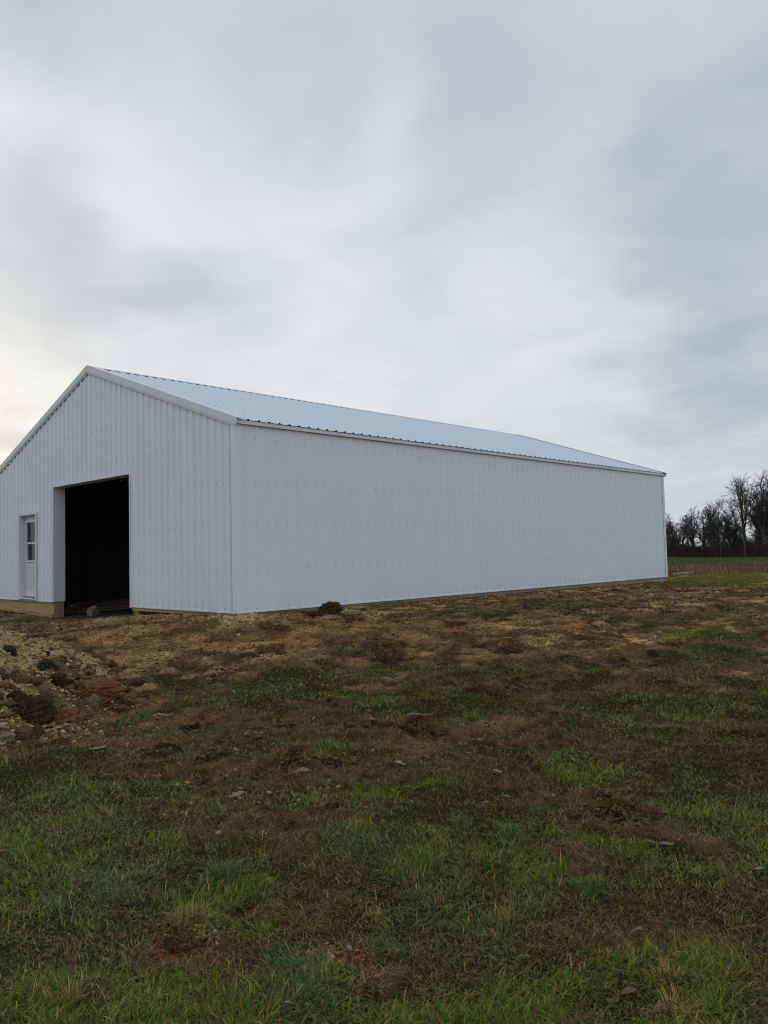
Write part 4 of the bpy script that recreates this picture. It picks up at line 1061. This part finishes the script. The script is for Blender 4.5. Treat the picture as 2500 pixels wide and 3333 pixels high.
for i, (px, k, hgt, lab) in enumerate(tree_pos):
    P = tree_foot(px, [1, 3, 0, 4, 2, 5][i % 6]); md = tree_meshes[k]; s = hgt/md[2]*KT
    e = empty('bare_tree', (P[0], P[1], float(H0(P[0], P[1]))-.1), i*2.1); e.scale = (s*random.uniform(.9, 1.15),)*2+(s,)
    tag(e, lab, 'tree', 'bare trees along the edge of the wood')
    for nm, dd in (('trunk', md[0]), ('crown', md[1])):
        o = bpy.data.objects.new(nm, dd); COL.objects.link(o); o.parent = e
    if 'nest' in lab:
        pass
def woods():
    """the wood behind its edge: one dark mass of stems and brush"""
    V = []; F = []; n = 0; g = np.random.default_rng(5)
    for i in range(26):
        px = g.uniform(2090, 2700) if i < 21 else g.uniform(2130, 2330); P = tree_foot(px, g.uniform(7, 42)*KT); md = tree_meshes[int(g.integers(0, 7))]
        hgt = g.uniform(7.5, 10.5)*(1.25 if px > 2400 else 1)*KT; s = hgt/md[2]; a = g.uniform(0, 6.28); ca, sa = math.cos(a), math.sin(a)
        for dd in md[:2]:
            co = np.empty(len(dd.vertices)*3, np.float32); dd.vertices.foreach_get('co', co); co = co.reshape(-1, 3)*s
            co = np.stack([co[:, 0]*ca-co[:, 1]*sa+P[0], co[:, 0]*sa+co[:, 1]*ca+P[1], co[:, 2]+float(H0(P[0], P[1]))], 1)
            fv = np.empty(len(dd.loops), np.int32); dd.loops.foreach_get('vertex_index', fv)
            V.append(co); F.append(fv.reshape(-1, 4)+n); n += len(co)
    V = np.concatenate(V)
    tag(mesh_np('woods', V, [np.concatenate(F)], M['bark'], None, False, np.tile(BARK*.85, (len(V), 1))), 'dark mass of bare wood behind the edge trees', None, None, 'stuff')
    # brush
    n = 11000; px = g.uniform(2090, 2700, n); back = g.uniform(-1.5, 26, n)*KT
    FT = np.array([tree_foot(p, 0) for p in np.linspace(2090, 2700, 62)]); fx = np.interp(px, np.linspace(2090, 2700, 62), FT[:, 0]); fy = np.interp(px, np.linspace(2090, 2700, 62), FT[:, 1])
    dx = fx-CAM[0]; dy = fy-CAM[1]; dl = np.hypot(dx, dy); x = fx+dx/dl*back; y = fy+dy/dl*back
    h = g.uniform(.8, 4.6, n)*(.15+1.6*fbm(x, y, 9, 71, 3)**1.5)*KT; z = H0(x, y)
    p0 = np.stack([x, y, z], 1); ln = g.normal(0, .28, (n, 2)); mid = p0+np.stack([ln[:, 0]*h*.5, ln[:, 1]*h*.5, h*.55], 1); top = mid+np.stack([g.normal(0, .35, n)*h, g.normal(0, .35, n)*h, h*.42], 1)
    side_ = mid+np.stack([g.normal(0, .4, n)*h, g.normal(0, .4, n)*h, h*.3], 1)
    r = g.uniform(.02, .045, n)*KT**.5
    S = [(a, b, q, q*.7, 0) for a, b, q in zip(p0, mid, r)]+[(a, b, q*.7, q*.35, 0) for a, b, q in zip(mid, top, r)]+[(a, b, q*.7, q*.35, 0) for a, b, q in zip(mid, side_, r)]
    V, F = prisms(S, 3); c = np.array([.072, .050, .042])*np.repeat(g.uniform(.6, 1.3, len(S)), 6)[:, None]
    tag(mesh_np('undergrowth', V, [F], M['bark'], None, False, c), 'dark reddish brush at the foot of the wood', None, None, 'stuff')
woods()

# ------------------------------------------------------------------ sky and sun
SUN_AZ, SUN_EL = 1.36, math.radians(15)
world = bpy.data.worlds.new('World'); scene.world = world; world.use_nodes = True
nt = world.node_tree; bg = nt.nodes['Background']; bg.inputs['Strength'].default_value = .10
sky = N(nt, 'ShaderNodeTexSky'); sky.sky_type = 'NISHITA'; sky.sun_disc = False; sky.sun_elevation = SUN_EL; sky.sun_rotation = math.pi/2-SUN_AZ
sky.air_density = 1.; sky.dust_density = 2.
gen = N(nt, 'ShaderNodeTexCoord').outputs['Generated']
sep = N(nt, 'ShaderNodeSeparateXYZ'); nt.links.new(gen, sep.inputs[0])
def mth(op, a, b=None):
    n = N(nt, 'ShaderNodeMath', operation=op)
    for i, v in enumerate((a, b)):
        if v is None: continue
        if hasattr(v, 'is_linked'): nt.links.new(v, n.inputs[i])
        else: n.inputs[i].default_value = v
    return n.outputs[0]
zz = mth('ADD', mth('MAXIMUM', sep.outputs[2], 0.), .16)
cb = N(nt, 'ShaderNodeCombineXYZ'); nt.links.new(mth('DIVIDE', sep.outputs[0], zz), cb.inputs[0]); nt.links.new(mth('DIVIDE', sep.outputs[1], zz), cb.inputs[1])
warp = N(nt, 'ShaderNodeTexNoise'); warp.inputs['Scale'].default_value = 2.2; warp.inputs['Detail'].default_value = 3; nt.links.new(cb.outputs[0], warp.inputs['Vector'])
wv = N(nt, 'ShaderNodeVectorMath', operation='SCALE'); wv.inputs['Scale'].default_value = .55; nt.links.new(warp.outputs['Color'], wv.inputs[0])
wa = N(nt, 'ShaderNodeVectorMath', operation='ADD'); nt.links.new(cb.outputs[0], wa.inputs[0]); nt.links.new(wv.outputs[0], wa.inputs[1])
sv = mapv(nt, wa.outputs[0], (1.0, .58, 1), (0, 0, -.55))
cl1 = noise_(nt, sv, 1.15, 5, .52); cl2 = noise_(nt, mapv(nt, wa.outputs[0], (1, .6, 1), (0, 0, -.4)), 3.2, 4, .5)
val = mth('ADD', mth('MULTIPLY', mth('SUBTRACT', cl1, .5), .50), mth('MULTIPLY', mth('SUBTRACT', cl2, .5), .26))
# broad bright and dark banks of cloud, each at its bearing
dn = N(nt, 'ShaderNodeVectorMath', operation='ADD'); nt.links.new(gen, dn.inputs[0])
w2 = N(nt, 'ShaderNodeVectorMath', operation='SCALE'); w2.inputs['Scale'].default_value = .22
wc = N(nt, 'ShaderNodeVectorMath', operation='SUBTRACT'); nt.links.new(warp.outputs['Color'], wc.inputs[0]); wc.inputs[1].default_value = (.5, .5, .5)
nt.links.new(wc.outputs[0], w2.inputs[0]); nt.links.new(w2.outputs[0], dn.inputs[1])
nrm = N(nt, 'ShaderNodeVectorMath', operation='NORMALIZE'); nt.links.new(dn.outputs[0], nrm.inputs[0])
def bank(px, py, deg, amt):
    global val
    d = ray(px*Q, py*Q); d = d/np.linalg.norm(d)
    dp = N(nt, 'ShaderNodeVectorMath', operation='DOT_PRODUCT'); nt.links.new(nrm.outputs[0], dp.inputs[0]); dp.inputs[1].default_value = tuple(d)
    mr = N(nt, 'ShaderNodeMapRange', interpolation_type='SMOOTHSTEP'); mr.inputs[1].default_value = math.cos(math.radians(deg)); mr.inputs[2].default_value = 1.; mr.inputs[3].default_value = 0; mr.inputs[4].default_value = amt*.85
    nt.links.new(dp.outputs['Value'], mr.inputs[0]); val = mth('ADD', val, mr.outputs[0])
for b_ in [(60, 340, 15, .16), (1000, 520, 13, .15), (560, 300, 14, .10), (60, 600, 9, -.32), (250, 560, 7, -.10), (440, 690, 7, -.17), (1640, 690, 11, -.15), (1450, 720, 6, -.08), (1680, 120, 24, -.13), (1500, 330, 9, -.08),
           (900, 30, 15, -.13), (350, 20, 14, -.22), (80, 0, 9, -.14), (1300, 880, 9, .07), (850, 560, 6, -.12), (1020, 330, 6, -.05), (930, 210, 10, -.14), (600, 800, 11, .15), (200, 790, 8, .10), (10, 965, 4, -.40), (1500, 1000, 7, -.08)]: bank(*b_)
val = mth('ADD', val, .575)
ccol = ramp(nt, val, [(.0, (.25, .31, .38)), (.32, (.40, .465, .53)), (.58, (.585, .64, .69)), (.85, (.745, .775, .80)), (1., (.83, .83, .82))])
# the overcast glows warm low down round the hidden sun
sd = ray(-60, 1420); sd = sd/np.linalg.norm(sd)
dp = N(nt, 'ShaderNodeVectorMath', operation='DOT_PRODUCT'); nt.links.new(nrm.outputs[0], dp.inputs[0]); dp.inputs[1].default_value = tuple(sd)
mr = N(nt, 'ShaderNodeMapRange', interpolation_type='SMOOTHSTEP'); mr.inputs[1].default_value = math.cos(math.radians(12)); mr.inputs[2].default_value = 1.; mr.inputs[4].default_value = .24
nt.links.new(dp.outputs['Value'], mr.inputs[0])
ccol0 = ccol
ccol = mixc(nt, mr.outputs[0], ccol, (.92, .895, .81))
# unseen sky behind the camera, tinted blue to cool the light on the walls
db = N(nt, 'ShaderNodeVectorMath', operation='DOT_PRODUCT'); nt.links.new(nrm.outputs[0], db.inputs[0]); bd = np.array([-math.cos(1.0), -math.sin(1.0), .25]); db.inputs[1].default_value = tuple(bd/np.linalg.norm(bd))
mb_ = N(nt, 'ShaderNodeMapRange', interpolation_type='SMOOTHSTEP'); mb_.inputs[1].default_value = -.15; mb_.inputs[2].default_value = .75; mb_.inputs[4].default_value = .55
nt.links.new(db.outputs['Value'], mb_.inputs[0]); ccol = mixc(nt, mb_.outputs[0], ccol, (.55, .645, .76))
sc10 = N(nt, 'ShaderNodeVectorMath', operation='SCALE'); sc10.inputs['Scale'].default_value = 10.; nt.links.new(ccol, sc10.inputs[0])
mix = mixc(nt, .94, sky.outputs[0], sc10.outputs[0])
nt.links.new(mix, bg.inputs['Color'])
sl = bpy.data.lights.new('sun', 'SUN'); sl.energy = .6; sl.angle = math.radians(16); sl.color = (1, .94, .84)
so = bpy.data.objects.new('sun', sl); COL.objects.link(so)
dv = Vector((math.cos(SUN_AZ)*math.cos(SUN_EL), math.sin(SUN_AZ)*math.cos(SUN_EL), math.sin(SUN_EL)))
so.rotation_euler = dv.to_track_quat('Z', 'Y').to_euler(); so.location = dv*50

vs = scene.view_settings; vs.view_transform = 'Standard'; vs.look = 'None'; vs.exposure = .12; vs.gamma = 1; vs.use_curve_mapping = False
scene.cycles.filter_width = 1.05
scene.cycles.max_bounces = 6; scene.cycles.diffuse_bounces = 3; scene.cycles.transparent_max_bounces = 8
